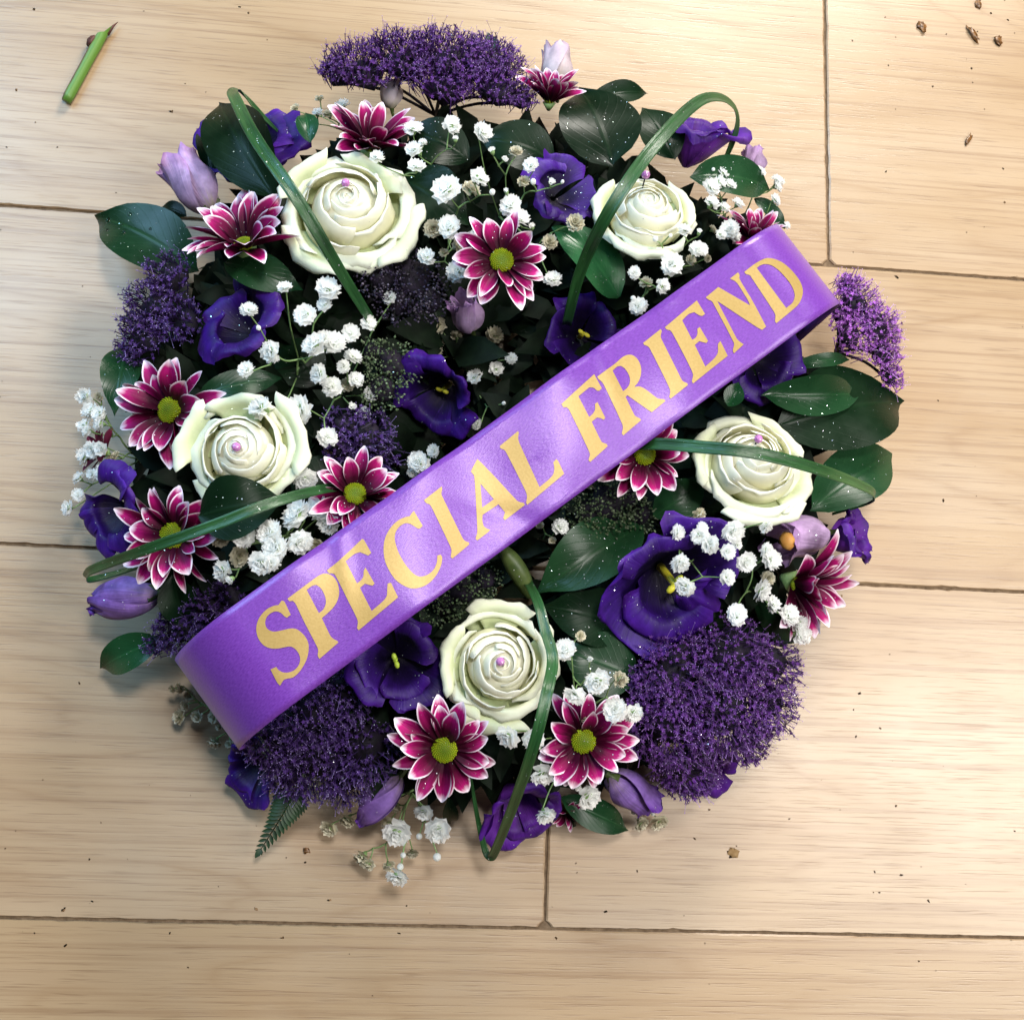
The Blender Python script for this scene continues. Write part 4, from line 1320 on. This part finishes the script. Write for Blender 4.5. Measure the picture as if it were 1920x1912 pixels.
spray([(375, 1635, 70, 'd'), (470, 1630, 80, 'd'), (430, 1570, 25, 'b'), (320, 1560, 25, 'b')], (1180, 1480, .02), 0, 'two cream gypsophila florets at the bottom rim right of the pointed leaf', (1080, 1000), zfix=.026)
Z5 = (640, 500)
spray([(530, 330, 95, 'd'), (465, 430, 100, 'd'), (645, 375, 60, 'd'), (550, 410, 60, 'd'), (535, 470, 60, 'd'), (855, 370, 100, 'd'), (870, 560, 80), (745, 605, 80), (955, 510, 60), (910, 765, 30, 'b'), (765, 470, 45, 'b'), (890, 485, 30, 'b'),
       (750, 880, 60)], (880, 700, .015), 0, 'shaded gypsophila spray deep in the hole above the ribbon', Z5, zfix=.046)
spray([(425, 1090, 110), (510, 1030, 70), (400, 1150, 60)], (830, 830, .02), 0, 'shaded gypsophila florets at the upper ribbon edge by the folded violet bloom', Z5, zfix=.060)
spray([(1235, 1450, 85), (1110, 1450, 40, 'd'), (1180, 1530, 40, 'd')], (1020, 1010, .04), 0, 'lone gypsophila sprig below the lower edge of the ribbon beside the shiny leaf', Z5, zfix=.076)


# ------------------------------------------------------------------ grass loops
def blade(pts, wid, label, seed=0):
    pth = catmull([P(*q) for q in pts], 9)
    n = len(pth)
    tan = np.gradient(pth, axis=0)
    tan /= np.linalg.norm(tan, axis=1)[:, None]
    side = np.cross([0, 0, 1.0], tan[0])
    V, UV = [], []
    cs = np.array([-1, -0.55, 0, 0.55, 1.0])
    org = pth[0]
    s = np.concatenate([[0], np.cumsum(np.linalg.norm(np.diff(pth, axis=0), axis=1))])
    for k in range(n):
        side = side - (side @ tan[k]) * tan[k]
        flat = np.cross([0, 0, 1.0], tan[k])
        ln = np.linalg.norm(flat)
        if ln > 0.25:
            flat /= ln
            if flat @ side < 0:
                flat = -flat
            side = side * 0.75 + flat * 0.25
        side /= np.linalg.norm(side)
        nr = np.cross(tan[k], side)
        w = wid * (0.92 - 0.45 * abs(2 * k / (n - 1) - 0.7) ** 2) * 0.5
        for c in cs:
            V.append(pth[k] + side * c * w + nr * (0.17 * abs(c) - 0.07) * w * 2 - org)
            UV.append(((c + 1) / 2, s[k] / 0.05))
    F = grid_faces(n, 5)
    o = obj('grass_blade', V, F, M['grass'], uv=UV)
    o.location = org
    md = o.modifiers.new('thickness', 'SOLIDIFY')
    md.thickness = 0.0003
    return tag(o, label, 'grass blade', 'looped grass blades over the flowers')


blade([(702, 612, .070), (640, 512, .108), (560, 378, .134), (482, 265, .122), (443, 190, .100), (436, 172, .088), (450, 172, .076), (492, 217, .056), (530, 255, .04)], .0068, 'grass blade looped across the largest rose at upper left')
blade([(1062, 610, .060), (1088, 510, .096), (1140, 400, .128), (1222, 280, .132), (1300, 198, .112), (1345, 183, .098), (1376, 202, .082), (1381, 238, .068), (1366, 285, .054), (1348, 318, .045)], .0070, 'grass blade arching over the upper right rose and turning down behind it')
blade([(1120, 838, .082), (1185, 834, .094), (1240, 833, .108), (1310, 838, .121), (1420, 850, .130), (1540, 882, .112), (1618, 912, .084), (1640, 928, .070), (1626, 942, .056), (1560, 964, .045)], .0068, 'grass blade running level across the right-hand rose')
blade([(675, 908, .078), (600, 918, .100), (500, 946, .118), (400, 985, .116), (280, 1028, .104), (185, 1063, .076), (162, 1076, .064), (172, 1086, .052), (260, 1062, .040), (330, 1036, .035)], .0056, 'thin glittering grass blade looped over the lower left chrysanthemum')
blade([(985, 1082, .072), (1008, 1128, .092), (1022, 1180, .100), (1036, 1235, .104), (1025, 1300, .118), (1000, 1400, .112), (962, 1510, .078), (928, 1595, .042), (918, 1606, .034), (908, 1588, .032), (893, 1520, .040), (882, 1450, .05)], .0058,
      'grass blade folded to a sharp point at the bottom past the bottom rose')

# ------------------------------------------------------------------ ribbon
RZ0 = 0.106
RA, RB = P(502, 1221, RZ0), P(1448, 536, RZ0)
rd_ = RB - RA
RL = np.linalg.norm(rd_)
rX = rd_ / RL
rY = np.cross([0, 0, 1.0], rX)
RW = 0.0525
BR = 0.039
arc = BR * math.radians(98)
prof = []      # (arc length, x along, z)
for sgn in (-1, 1):
    pass
ss = np.linspace(-arc - 0.045, RL + arc + 0.045, 260)


def rib_xz(s):
    s = np.asarray(s, float)
    x = np.clip(s, 0, RL)
    z = np.full_like(x, RZ0)
    for e, sg, s0 in ((-s, -1, 0.0), (s - RL, 1, RL)):
        m = e > 0
        a = np.clip(e, 0, arc) / BR
        x = np.where(m, s0 + sg * BR * np.sin(a), x)
        z = np.where(m, RZ0 - BR * (1 - np.cos(a)), z)
        ex = np.clip(e - arc, 0, None)
        x = np.where(m, x + sg * ex * math.cos(math.radians(98)), x)
        z = np.where(m, z - ex * math.sin(math.radians(98)), z)
    f = np.clip(s / 0.05, 0, 1) * np.clip((RL - s) / 0.05, 0, 1)
    return x, z, f


def rib_pt(s, tt, lift=0.0):
    x, z, f = rib_xz(s)
    s, tt = np.asarray(s, float), np.asarray(tt, float)
    und = f * (0.0021 * np.sin(s * 34 + 0.6 + tt * 22) + 0.0012 * np.sin(s * 71 + 2.0 - tt * 45)) + 0.0006 * np.sin(s * 21 + 1) * (tt / 0.026)
    for sc_, tl_, am_, wd_ in ((0.045, 0.5, 0.0011, 0.004), (0.118, -0.7, -0.0009, 0.005), (0.205, 0.35, 0.0010, 0.004), (0.272, -0.4, 0.0009, 0.0045), (0.318, 0.8, -0.0010, 0.004)):
        und = und + 0.55 * am_ * np.exp(-((s - sc_ - tl_ * tt) / wd_) ** 2) * (0.5 + 0.5 * np.tanh(np.sign(tl_) * tt / 0.012)) * f
    und = und + 0.0005 * f * np.sin(s * 160 + 3) * np.clip(np.abs(tt) / 0.026, 0, 1) ** 4
    sag = -0.0006 * f * (tt / 0.026) ** 2
    e = 1e-3
    p = RA + np.outer(x, rX) + np.outer(tt, rY)
    p[:, 2] = z + und + sag
    if lift:
        x2, z2, _ = rib_xz(s + e)
        x1, z1, _ = rib_xz(s - e)
        t = np.stack([x2 - x1, z2 - z1], 1)
        t /= np.linalg.norm(t, axis=1)[:, None]
        p = p + np.outer(-t[:, 1] * lift, rX)
        p[:, 2] += t[:, 0] * lift
    return p


tg = np.linspace(-RW / 2, RW / 2, 17)
S_, T_ = np.meshgrid(ss, tg, indexing='ij')
V = rib_pt(S_.ravel(), T_.ravel())
rib_org = (RA + RB) / 2
rib_org = np.array([rib_org[0], rib_org[1], RZ0])
uv = np.c_[T_.ravel(), S_.ravel()]
ribbon = obj('memorial_ribbon', V - rib_org, grid_faces(len(ss), len(tg)), M['satin'], uv=uv)
ribbon.location = rib_org
md = ribbon.modifiers.new('thickness', 'SOLIDIFY')
md.thickness = 0.0002
md.offset = -1
tag(ribbon, 'wide purple satin ribbon with gold capitals laid diagonally across the wreath', 'ribbon')

LET = {}
O1, O2, O3, O4, O5, O6 = (460, 1020, 6.373), (660, 860, 6.373), (840, 760, 7.354), (1030, 630, 7.354), (1180, 520, 7.354), (1290, 440, 7.354)
LETTERS = [
    ('S', O1, [[(440, 675), (470, 690), (545, 845), (500, 880), (470, 865), (430, 825), (370, 805), (310, 825), (260, 870), (240, 930), (250, 990), (290, 1030), (350, 1045), (440, 1030), (540, 1008), (610, 1015), (670, 1055), (720, 1110), (755, 1190), (755, 1280),
                (735, 1370), (690, 1460), (640, 1530), (570, 1590), (500, 1605), (460, 1620), (415, 1690), (380, 1650), (300, 1495), (370, 1465), (395, 1500), (450, 1530), (520, 1530), (590, 1500), (640, 1440), (655, 1370), (640, 1310), (600, 1255), (550, 1225),
                (500, 1225), (400, 1245), (310, 1245), (230, 1215), (170, 1150), (140, 1080), (132, 1000), (150, 920), (190, 850), (260, 780), (340, 740), (400, 730), (420, 700)]]),
    ('P', O1, [[(505, 655), (700, 510), (860, 390), (930, 355), (1000, 360), (1060, 400), (1100, 460), (1120, 540), (1120, 610), (1095, 690), (1050, 760), (990, 820), (915, 885), (1020, 1100), (1060, 1135), (1100, 1155), (1112, 1175), (885, 1370), (865, 1330),
                (870, 1260), (840, 1190), (700, 920), (600, 710), (570, 680), (530, 685)],
               [(735, 550), (800, 500), (850, 490), (895, 520), (935, 580), (960, 650), (960, 720), (930, 785), (880, 825)]]),
    ('E', O1, [[(975, 315), (1140, 180), (1395, -65), (1415, -55), (1505, 105), (1470, 137), (1430, 120), (1370, 95), (1300, 120), (1200, 205), (1335, 470), (1380, 435), (1410, 390), (1415, 320), (1435, 280), (1545, 475), (1520, 500), (1480, 490), (1430, 475),
                (1370, 525), (1510, 800), (1650, 680), (1690, 620), (1695, 550), (1700, 475), (1740, 465), (1825, 640), (1355, 1030), (1335, 1005), (1345, 930), (1330, 880), (1240, 700), (1075, 372), (1045, 352), (1000, 350)]]),
    ('C', O2, [[(740, 620), (845, 800), (810, 835), (780, 830), (700, 780), (640, 770), (580, 800), (530, 860), (510, 940), (525, 1030), (560, 1130), (620, 1240), (680, 1320), (740, 1380), (800, 1410), (860, 1405), (930, 1370), (985, 1310), (1015, 1230),
                (1020, 1155), (1060, 1145), (1078, 1180), (1065, 1270), (1020, 1370), (950, 1460), (870, 1520), (780, 1550), (690, 1550), (600, 1510), (520, 1450), (450, 1350), (400, 1240), (378, 1120), (385, 990), (420, 890), (480, 800), (560, 730), (640, 695),
                (690, 685), (720, 640)]]),
    ('I', O2, [[(860, 490), (1075, 320), (1080, 350), (1070, 410), (1090, 460), (1320, 930), (1350, 970), (1400, 990), (1405, 1015), (1200, 1190), (1180, 1170), (1190, 1090), (1170, 1030), (960, 590), (930, 540), (890, 525)]]),
    ('A', O3, [[(410, 720), (440, 745), (630, 940), (960, 1300), (1000, 1320), (1050, 1330), (1068, 1360), (795, 1565), (770, 1540), (795, 1455), (705, 1345), (485, 1490), (480, 1570), (500, 1650), (540, 1680), (590, 1700), (570, 1725), (410, 1850), (385, 1825),
                (410, 1730), (405, 1560), (380, 1100), (365, 950), (325, 900), (330, 870)], [(455, 1060), (640, 1275), (480, 1390)]]),
    ('L', O3, [[(720, 545), (965, 350), (980, 370), (970, 450), (990, 520), (1265, 1120), (1390, 1020), (1450, 950), (1465, 870), (1450, 790), (1490, 745), (1515, 770), (1600, 945), (1100, 1360), (1082, 1330), (1095, 1250), (1080, 1180), (810, 640), (780, 600),
                (730, 580)]]),
    ('F', O4, [[(155, 955), (610, 540), (715, 735), (680, 770), (650, 770), (600, 730), (540, 725), (390, 850), (540, 1130), (590, 1085), (620, 1030), (620, 950), (655, 925), (765, 1140), (740, 1165), (700, 1145), (650, 1135), (575, 1195), (690, 1420), (720, 1470),
                (790, 1495), (800, 1525), (560, 1740), (535, 1715), (555, 1640), (540, 1590), (260, 1030), (230, 1000), (185, 1000)]]),
    ('R', O4, [[(650, 575), (900, 390), (1000, 300), (1080, 262), (1150, 270), (1210, 320), (1250, 400), (1262, 480), (1250, 570), (1215, 650), (1165, 710), (1240, 705), (1320, 745), (1480, 870), (1520, 880), (1570, 885), (1590, 910), (1405, 1060), (1360, 1030),
                (1070, 825), (1045, 850), (1150, 1060), (1180, 1110), (1240, 1140), (1262, 1165), (1015, 1375), (995, 1345), (1010, 1270), (1000, 1220), (740, 680), (710, 640), (675, 612)],
               [(865, 490), (930, 430), (980, 418), (1030, 450), (1080, 520), (1105, 590), (1100, 670), (1060, 730), (1010, 770)]]),
    ('I', O5, [[(190, 905), (430, 715), (447, 740), (430, 820), (450, 880), (690, 1400), (720, 1450), (780, 1480), (790, 1505), (555, 1690), (535, 1665), (550, 1590), (530, 1520), (290, 1010), (260, 960), (200, 930)]]),
    ('E', O5, [[(490, 690), (930, 320), (1040, 510), (1000, 540), (960, 530), (890, 485), (810, 515), (725, 600), (855, 875), (900, 850), (930, 790), (930, 720), (965, 695), (1075, 890), (1050, 920), (1010, 910), (950, 895), (890, 950), (1030, 1250), (1160, 1130),
                (1210, 1050), (1215, 930), (1250, 885), (1350, 1090), (860, 1485), (845, 1455), (860, 1370), (840, 1300), (590, 780), (560, 740), (510, 720)]]),
    ('N', O6, [[(245, 865), (420, 720), (860, 970), (830, 900), (690, 680), (650, 640), (580, 605), (690, 520), (712, 555), (710, 600), (740, 660), (900, 920), (1085, 1260), (1030, 1305), (960, 1270), (405, 915), (670, 1430), (710, 1470), (770, 1510), (630, 1640),
                (615, 1600), (635, 1510), (610, 1450), (370, 990), (330, 920), (280, 895)]]),
    ('D', O6, [[(775, 515), (900, 420), (1000, 360), (1080, 330), (1180, 340), (1290, 385), (1400, 470), (1490, 570), (1550, 660), (1582, 760), (1575, 850), (1530, 950), (1450, 1030), (1225, 1215), (1205, 1190), (1210, 1110), (1190, 1060), (880, 600), (850, 560),
                (800, 545)], [(945, 465), (1000, 425), (1070, 412), (1150, 430), (1240, 490), (1330, 580), (1410, 680), (1460, 780), (1470, 860), (1440, 940), (1355, 1010)]]),
]


def smooth_outline(pts):
    p = np.asarray(pts, float)
    n = len(p)
    cor = []
    for i in range(n):
        a, b = p[i] - p[i - 1], p[(i + 1) % n] - p[i]
        cor.append(abs(math.degrees(math.atan2(a[0] * b[1] - a[1] * b[0], a @ b))) > 38)
    out = []
    for i in range(n):
        a, b = p[i], p[(i + 1) % n]
        out.append(a)
        if cor[i] and cor[(i + 1) % n]:
            continue
        pa = p[i - 1] if not cor[i] else 2 * a - b
        pb = p[(i + 2) % n] if not cor[(i + 1) % n] else 2 * b - a
        la, lb, lm = np.linalg.norm(a - pa), np.linalg.norm(pb - b), np.linalg.norm(b - a)
        pa = a - (a - pa) * min(1, lm / la)
        pb = b + (pb - b) * min(1, lm / lb)
        for s in (0.25, 0.5, 0.75):
            out.append(0.5 * (2 * a + (b - pa) * s + (2 * pa - 5 * a + 4 * b - pb) * s * s + (3 * a - pa - 3 * b + pb) * s ** 3))
    return np.array(out)


sx_tab = np.linspace(-BR * 1.5, RL + BR * 1.5, 4000)
xx_tab, zz_tab, _ = rib_xz(sx_tab)


def to_ribbon(px, py):
    z = RZ0
    for _ in range(12):
        p = P(px, py, z) - RA
        x, tt = p @ np.array([rX[0], rX[1], 0]), p @ np.array([rY[0], rY[1], 0])
        s = np.interp(x, xx_tab, sx_tab)
        z = float(np.interp(s, sx_tab, zz_tab))
    return s, tt


import bmesh
for ch, (ox, oy, sc), loops in LETTERS:
    polys = []
    for lp in loops:
        sm = smooth_outline(lp)
        polys.append(np.array([to_ribbon(ox + q[0] / sc, oy + q[1] / sc) for q in sm]))
    flat = [Vector((a, b, 0)) for pl in polys for a, b in pl]
    tris = tessellate_polygon([[Vector((a, b, 0)) for a, b in pl] for pl in polys])
    bm = bmesh.new()
    vs = [bm.verts.new(v) for v in flat]
    for tr in tris:
        try:
            bm.faces.new([vs[i] for i in tr])
        except ValueError:
            pass
    s0, s1 = min(v[0] for v in flat), max(v[0] for v in flat)
    t0, t1 = min(v[1] for v in flat), max(v[1] for v in flat)
    for k in np.arange(s0 + 0.0015, s1, 0.0025):
        bmesh.ops.bisect_plane(bm, geom=bm.verts[:] + bm.edges[:] + bm.faces[:], plane_co=(k, 0, 0), plane_no=(1, 0, 0))
    for k in np.arange(t0 + 0.002, t1, 0.005):
        bmesh.ops.bisect_plane(bm, geom=bm.verts[:] + bm.edges[:] + bm.faces[:], plane_co=(0, k, 0), plane_no=(0, 1, 0))
    bmesh.ops.recalc_face_normals(bm, faces=bm.faces[:])
    bm.verts.ensure_lookup_table()
    st_ = np.array([v.co[:2] for v in bm.verts])
    Vl = rib_pt(st_[:, 0], st_[:, 1], lift=0.00022) - rib_org
    bm.verts.index_update()
    Fl = [[v.index for v in f.verts] for f in bm.faces]
    # keep the printed side up
    bm.free()
    Fl2 = []
    for f in Fl:
        a, b, c = Vl[f[0]], Vl[f[1]], Vl[f[2]]
        Fl2.append(f if np.cross(b - a, c - a)[2] >= 0 else f[::-1])
    o = obj('letter', Vl, Fl2, M['gold'], ribbon)
    o['label'] = 'gold capital letter ' + ch

# ------------------------------------------------------------------ fern tip, stem cutting, crumbs
a_, b_ = P(556, 1478, .034), P(484, 1600, .010)
pth = catmull([a_, a_ * .6 + b_ * .4 + [0.001, 0, .006], b_], 8)
fern = thing('fern_frond', 'small dark fern tip reaching out over the floor at the lower left', 'fern', pth[0])
V, F = tube(pth - pth[0], np.linspace(0.0007, 0.0002, len(pth)), 5)
obj('midrib', V, F, M['fern'], fern)
n = len(pth)
for k in range(1, n - 1):
    f = k / (n - 1)
    d = pth[min(k + 1, n - 1)] - pth[k - 1]
    ang = math.atan2(d[1], d[0])
    for sg in (-1, 1):
        L = 0.0098 * (1 - f) ** 0.7 + 0.002
        V, F, uv = leaf_geo(L, L * 0.36, 5, 7, 0.2, 0.1)
        o = obj('leaflet', V, F, M['fern'], fern, uv=uv)
        o.location = pth[k] - pth[0]
        o.rotation_euler = (0, 0.15, ang + sg * (1.10 - 0.4 * f))
V, F, uv = leaf_geo(0.006, 0.003, 5, 7, 0.2, 0.1)
o = obj('leaflet', V, F, M['fern'], fern, uv=uv)
o.location = pth[-1] - pth[0] - (pth[-1] - pth[-3]) * .6
d = pth[-1] - pth[-3]
o.rotation_euler = (0, 0, math.atan2(d[1], d[0]))

m, t_, N_, L_, b__ = nt('cut_stem')
g_ = node(t_, 'ShaderNodeTexCoord')
sp_ = node(t_, 'ShaderNodeSeparateXYZ')
L_.new(g_.outputs['Object'], sp_.inputs[0])
nz_ = noise(t_, g_.outputs['Object'], 160.0, 4)
f_ = math_n(t_, 'ADD', math_n(t_, 'MULTIPLY', sp_.outputs[1], 260.0), math_n(t_, 'MULTIPLY', nz_.outputs[0], 0.7))
cr_ = ramp(t_, [(0.30, (0.085, 0.19, 0.022)), (0.62, (0.11, 0.20, 0.032)), (0.98, (0.10, 0.045, 0.035))], f_)
L_.new(cr_.outputs[0], b__.inputs['Base Color'])
b__.inputs['Roughness'].default_value = 0.45
M['stem_green'] = m
M['pith'] = plain_mat('pale_pith', (0.62, 0.68, 0.42), (0.74, 0.78, 0.55), 300, 0.6)
M['node'] = plain_mat('brown_node', (0.045, 0.014, 0.010), (0.10, 0.03, 0.02), 400, 0.6)
a_, b_ = P(124, 190, .0034), P(196, 56, .0034)
d = b_ - a_
Ls = np.linalg.norm(d)
cut = thing('stem_cutting', 'short cut green flower stem lying on the floor at upper left', 'stem', (a_[0], a_[1], 0), Matrix.Rotation(math.atan2(d[1], d[0]), 3, 'Z'))
nx = 14
V, F = [], []
rr = 0.0031
for k in range(nx + 1):
    x = Ls * k / nx
    for j in range(12):
        th = 2 * PI * j / 12
        r_k = rr * (0.86 if k == 0 else 1.0) * (1 + 0.08 * math.exp(-((k / nx - 0.78) / 0.08) ** 2))
        xx = x
        if k == nx:      # slanting cut, long on the right-hand side
            xx = Ls - 0.0035 - 0.0062 * math.sin(th) + 0.002 * math.sin(th * 3)
        elif k >= nx - 2:
            xx = x - 0.004 * (k - nx + 3) / 3 * (1 + math.sin(th)) * 1.4
        V.append((xx, r_k * math.sin(th), 0.0034 + r_k * math.cos(th)))
for k in range(nx):
    for j in range(12):
        j2 = (j + 1) % 12
        F.append([k * 12 + j, k * 12 + j2, (k + 1) * 12 + j2, (k + 1) * 12 + j])
F.append(list(range(12))[::-1])
obj('bark', V, F, M['stem_green'], cut)
ev = [V[nx * 12 + j] for j in range(12)]
cc = np.mean(ev, 0) + [0.0012, 0, 0]
obj('cut_face', ev + [tuple(cc)], [[j, (j + 1) % 12, 12] for j in range(12)], M['pith'], cut)
V, F = sphere(6, 8)
V = V * np.array([0.0042, 0.0022, 0.0024]) * (1 + 0.15 * nrs.randn(len(V), 1)) + np.array([Ls * .80, rr * 1.0, 0.0044])
obj('bud_scale', V, F, M['node'], cut)
V, F = tube(np.array([[Ls - .002, -rr * .9, .003], [Ls + .004, -rr * 1.1, .0032], [Ls + .008, -rr * 1.5, .003]]), [.0012, .0008, .0001], 5)
obj('torn_bark', V, F, M['node'], cut)

CR = [(1729, 52, 11, 'ragged brown crumb on the floor, left of the three crumbs at upper right'), (1823, 66, 12, 'longest brown crumb on the floor, middle of the three crumbs at upper right'),
      (1869, 77, 10, 'brown crumb on the floor at the right end of the three crumbs at upper right'), (1833, 8, 9, 'greenish brown crumb at the very top edge of the floor on the right'),
      (1814, 263, 8, 'thin brown shred on the floor below the three crumbs at upper right'), (1376, 1598, 10, 'flat brown dirt blot on the floor below the lower right fuzzy head'),
      (575, 1594, 6, 'dark crumb on the shaded floor right of the fern tip')]
for i, (px, py, s, lab) in enumerate(CR):
    r_ = np.random.RandomState(i + 5)
    V, F = sphere(7, 10)
    V = V * (1 + 0.38 * r_.randn(len(V), 1) * np.abs(V[:, 2:3] < 0.99))
    s = s * 0.00029
    el = 1.5 if 'long' in lab or 'shred' in lab else 1.0
    V = V * np.array([s * el, s / el * .8, s * (0.03 if 'blot' in lab else 0.30)])
    V[:, 2] += s * 0.3 if 'blot' not in lab else 0.0002
    V[:, 2] = np.maximum(V[:, 2], 0.0002)
    o = obj('plant_crumb', V, F, M['stain'] if 'blot' in lab else M['crumb'])
    o.location = P(px, py, 0)
    o.rotation_euler = (0, 0, (-1.05, -1.05, 0.7, 1.4, 1.0, 0.3, 0)[i])
    tag(o, lab, 'crumb', 'bits of debris on the floor')

SPK = [(100 + x / 2.9875, y / 2.9875) for x, y in ((1095, 72), (1198, 225), (738, 470), (855, 517), (665, 625), (352, 1080), (25, 825), (1045, 40), (510, 65))]
SPK += [(x / 4.552, y / 4.552) for x, y in ((140, 770), (55, 1258), (488, 1258), (1465, 955), (300, 1050), (1225, 98), (290, 85))]
SPK += [(x / 2, 1500 + y / 2) for x, y in ((335, 222), (345, 378), (240, 408), (957, 408), (637, 497), (705, 626), (1060, 515), (1145, 232), (1073, 215), (1235, 373), (1525, 395), (1495, 498), (1310, 575), (245, 543), (130, 497), (60, 115), (20, 180))]
SPK += [(960 + x / 2, 1500 + y / 2) for x, y in ((740, 35), (685, 143), (1040, 70), (1440, 20), (1360, 268), (1355, 345), (1378, 345), (645, 432), (350, 417), (165, 515), (1525, 603), (1590, 638), (1560, 375), (470, 265), (1885, 115), (240, 235))]
SPK += [(1500 + x / 3.414, y / 3.414) for x, y in ((545, 112), (612, 240), (935, 222), (335, 262), (565, 420), (1098, 440), (850, 555), (612, 700), (1180, 700), (550, 1100), (1300, 1080), (340, 1615), (620, 1775), (1310, 1295), (1220, 85), (1330, 130), (1310, 5))]
SPK += [(1578, 1117), (1769, 938), (1759, 751), (1612, 1300), (1605, 1380), (1600, 1330), (1540, 1462), (1680, 1510), (1480, 1535), (1650, 1365), (149, 1280), (1690, 1640)]
acc = Acc()
spv, spf = sphere(3, 6)
for px, py in SPK + [(rnd.uniform(0, 1920), rnd.uniform(0, 1912)) for _ in range(90)]:
    known = (px, py) in SPK
    p = P(px, py, 0)
    s = rnd.uniform(.0003, .0008) if known else rnd.uniform(.00012, .0004)
    V = spv * (1 + .4 * nrs.randn(len(spv), 1)) * np.array([s * rnd.uniform(.7, 1.7), s * .75, s * .14])
    V[:, 2] = np.maximum(V[:, 2] + .0001, 0.0002)
    V = V @ np.array(Matrix.Rotation(rnd.uniform(0, 6.3), 3, 'Z')).T + p
    acc.add(V, spf)
V, F, _ = acc.out()
tag(obj('dirt_specks', V, F, M['speck']), 'scattered tiny brown dirt specks on the floorboards', 'dirt', kind='stuff')

# ------------------------------------------------------------------ glitter sprayed from above
m, t_, N_, L_, b__ = nt('glitter')
at_ = node(t_, 'ShaderNodeAttribute', attribute_name='tint')
L_.new(at_.outputs['Color'], b__.inputs['Base Color'])
b__.inputs['Metallic'].default_value = 0.5
b__.inputs['Roughness'].default_value = 0.2
bpy.context.view_layer.update()
dg = bpy.context.evaluated_depsgraph_get()
acc = Acc()
hexa = np.array([[math.cos(a), math.sin(a), 0] for a in np.arange(6) * PI / 3])
skip = {'memorial_ribbon', 'letter', 'floor', 'plank', 'dirt_specks', 'undergrowth', 'gem', 'water_drop', 'stalk', 'wreath_base'}
from mathutils import noise as mn
cnt = 0
for k in range(16000):
    a, R = rnd.uniform(0, 2 * PI), 0.24 * math.sqrt(rnd.random())
    x, y = CEN[0] + R * math.cos(a), CEN[1] + R * math.sin(a)
    if mn.noise(Vector((x * 28, y * 28, 0))) + 0.7 * mn.noise(Vector((x * 90, y * 90, 3))) + 0.35 * rnd.random() < 0.25:
        continue
    d = Vector((rnd.gauss(0, .25), rnd.gauss(0, .25), -1)).normalized()
    hit, loc, nor, idx, ob, _ = SC.ray_cast(dg, Vector((x, y, .25)) - d * 0.0, d)
    if not hit or ob.name.split('.')[0] in skip:
        continue
    nm = ob.name.split('.')[0]
    if nm.startswith('floret') and nm != 'floret_mass' and rnd.random() < .8:
        continue
    if ob.parent is not None and ob.parent.name.startswith('white_rose') and rnd.random() < .7:
        continue
    if nor.z < 0:
        nor = -nor
    q = (nor + Vector((rnd.gauss(0, .35), rnd.gauss(0, .35), rnd.gauss(0, .2)))).normalized().to_track_quat('Z', 'Y').to_matrix() @ Matrix.Rotation(rnd.uniform(0, 6), 3, 'Z')
    s = rnd.choice((.0001, .00012, .00013, .00015, .00018, .00022, .0003))
    V = (hexa * s) @ np.array(q).T + np.array(loc + nor * 0.00025)
    c = rnd.choice(((.95, .95, .95), (.75, .95, .98), (.9, .85, .98), (.8, .98, .85)))
    acc.add(V, [[0, 1, 2, 3, 4, 5]], c)
    cnt += 1
V, F, T = acc.out()
tag(obj('glitter', V, F, m, smooth=False, tint=T), 'fine silver glitter sprinkled over petals and leaves', 'glitter', kind='stuff')
print('glitter', cnt, 'objects', len(SC.objects))
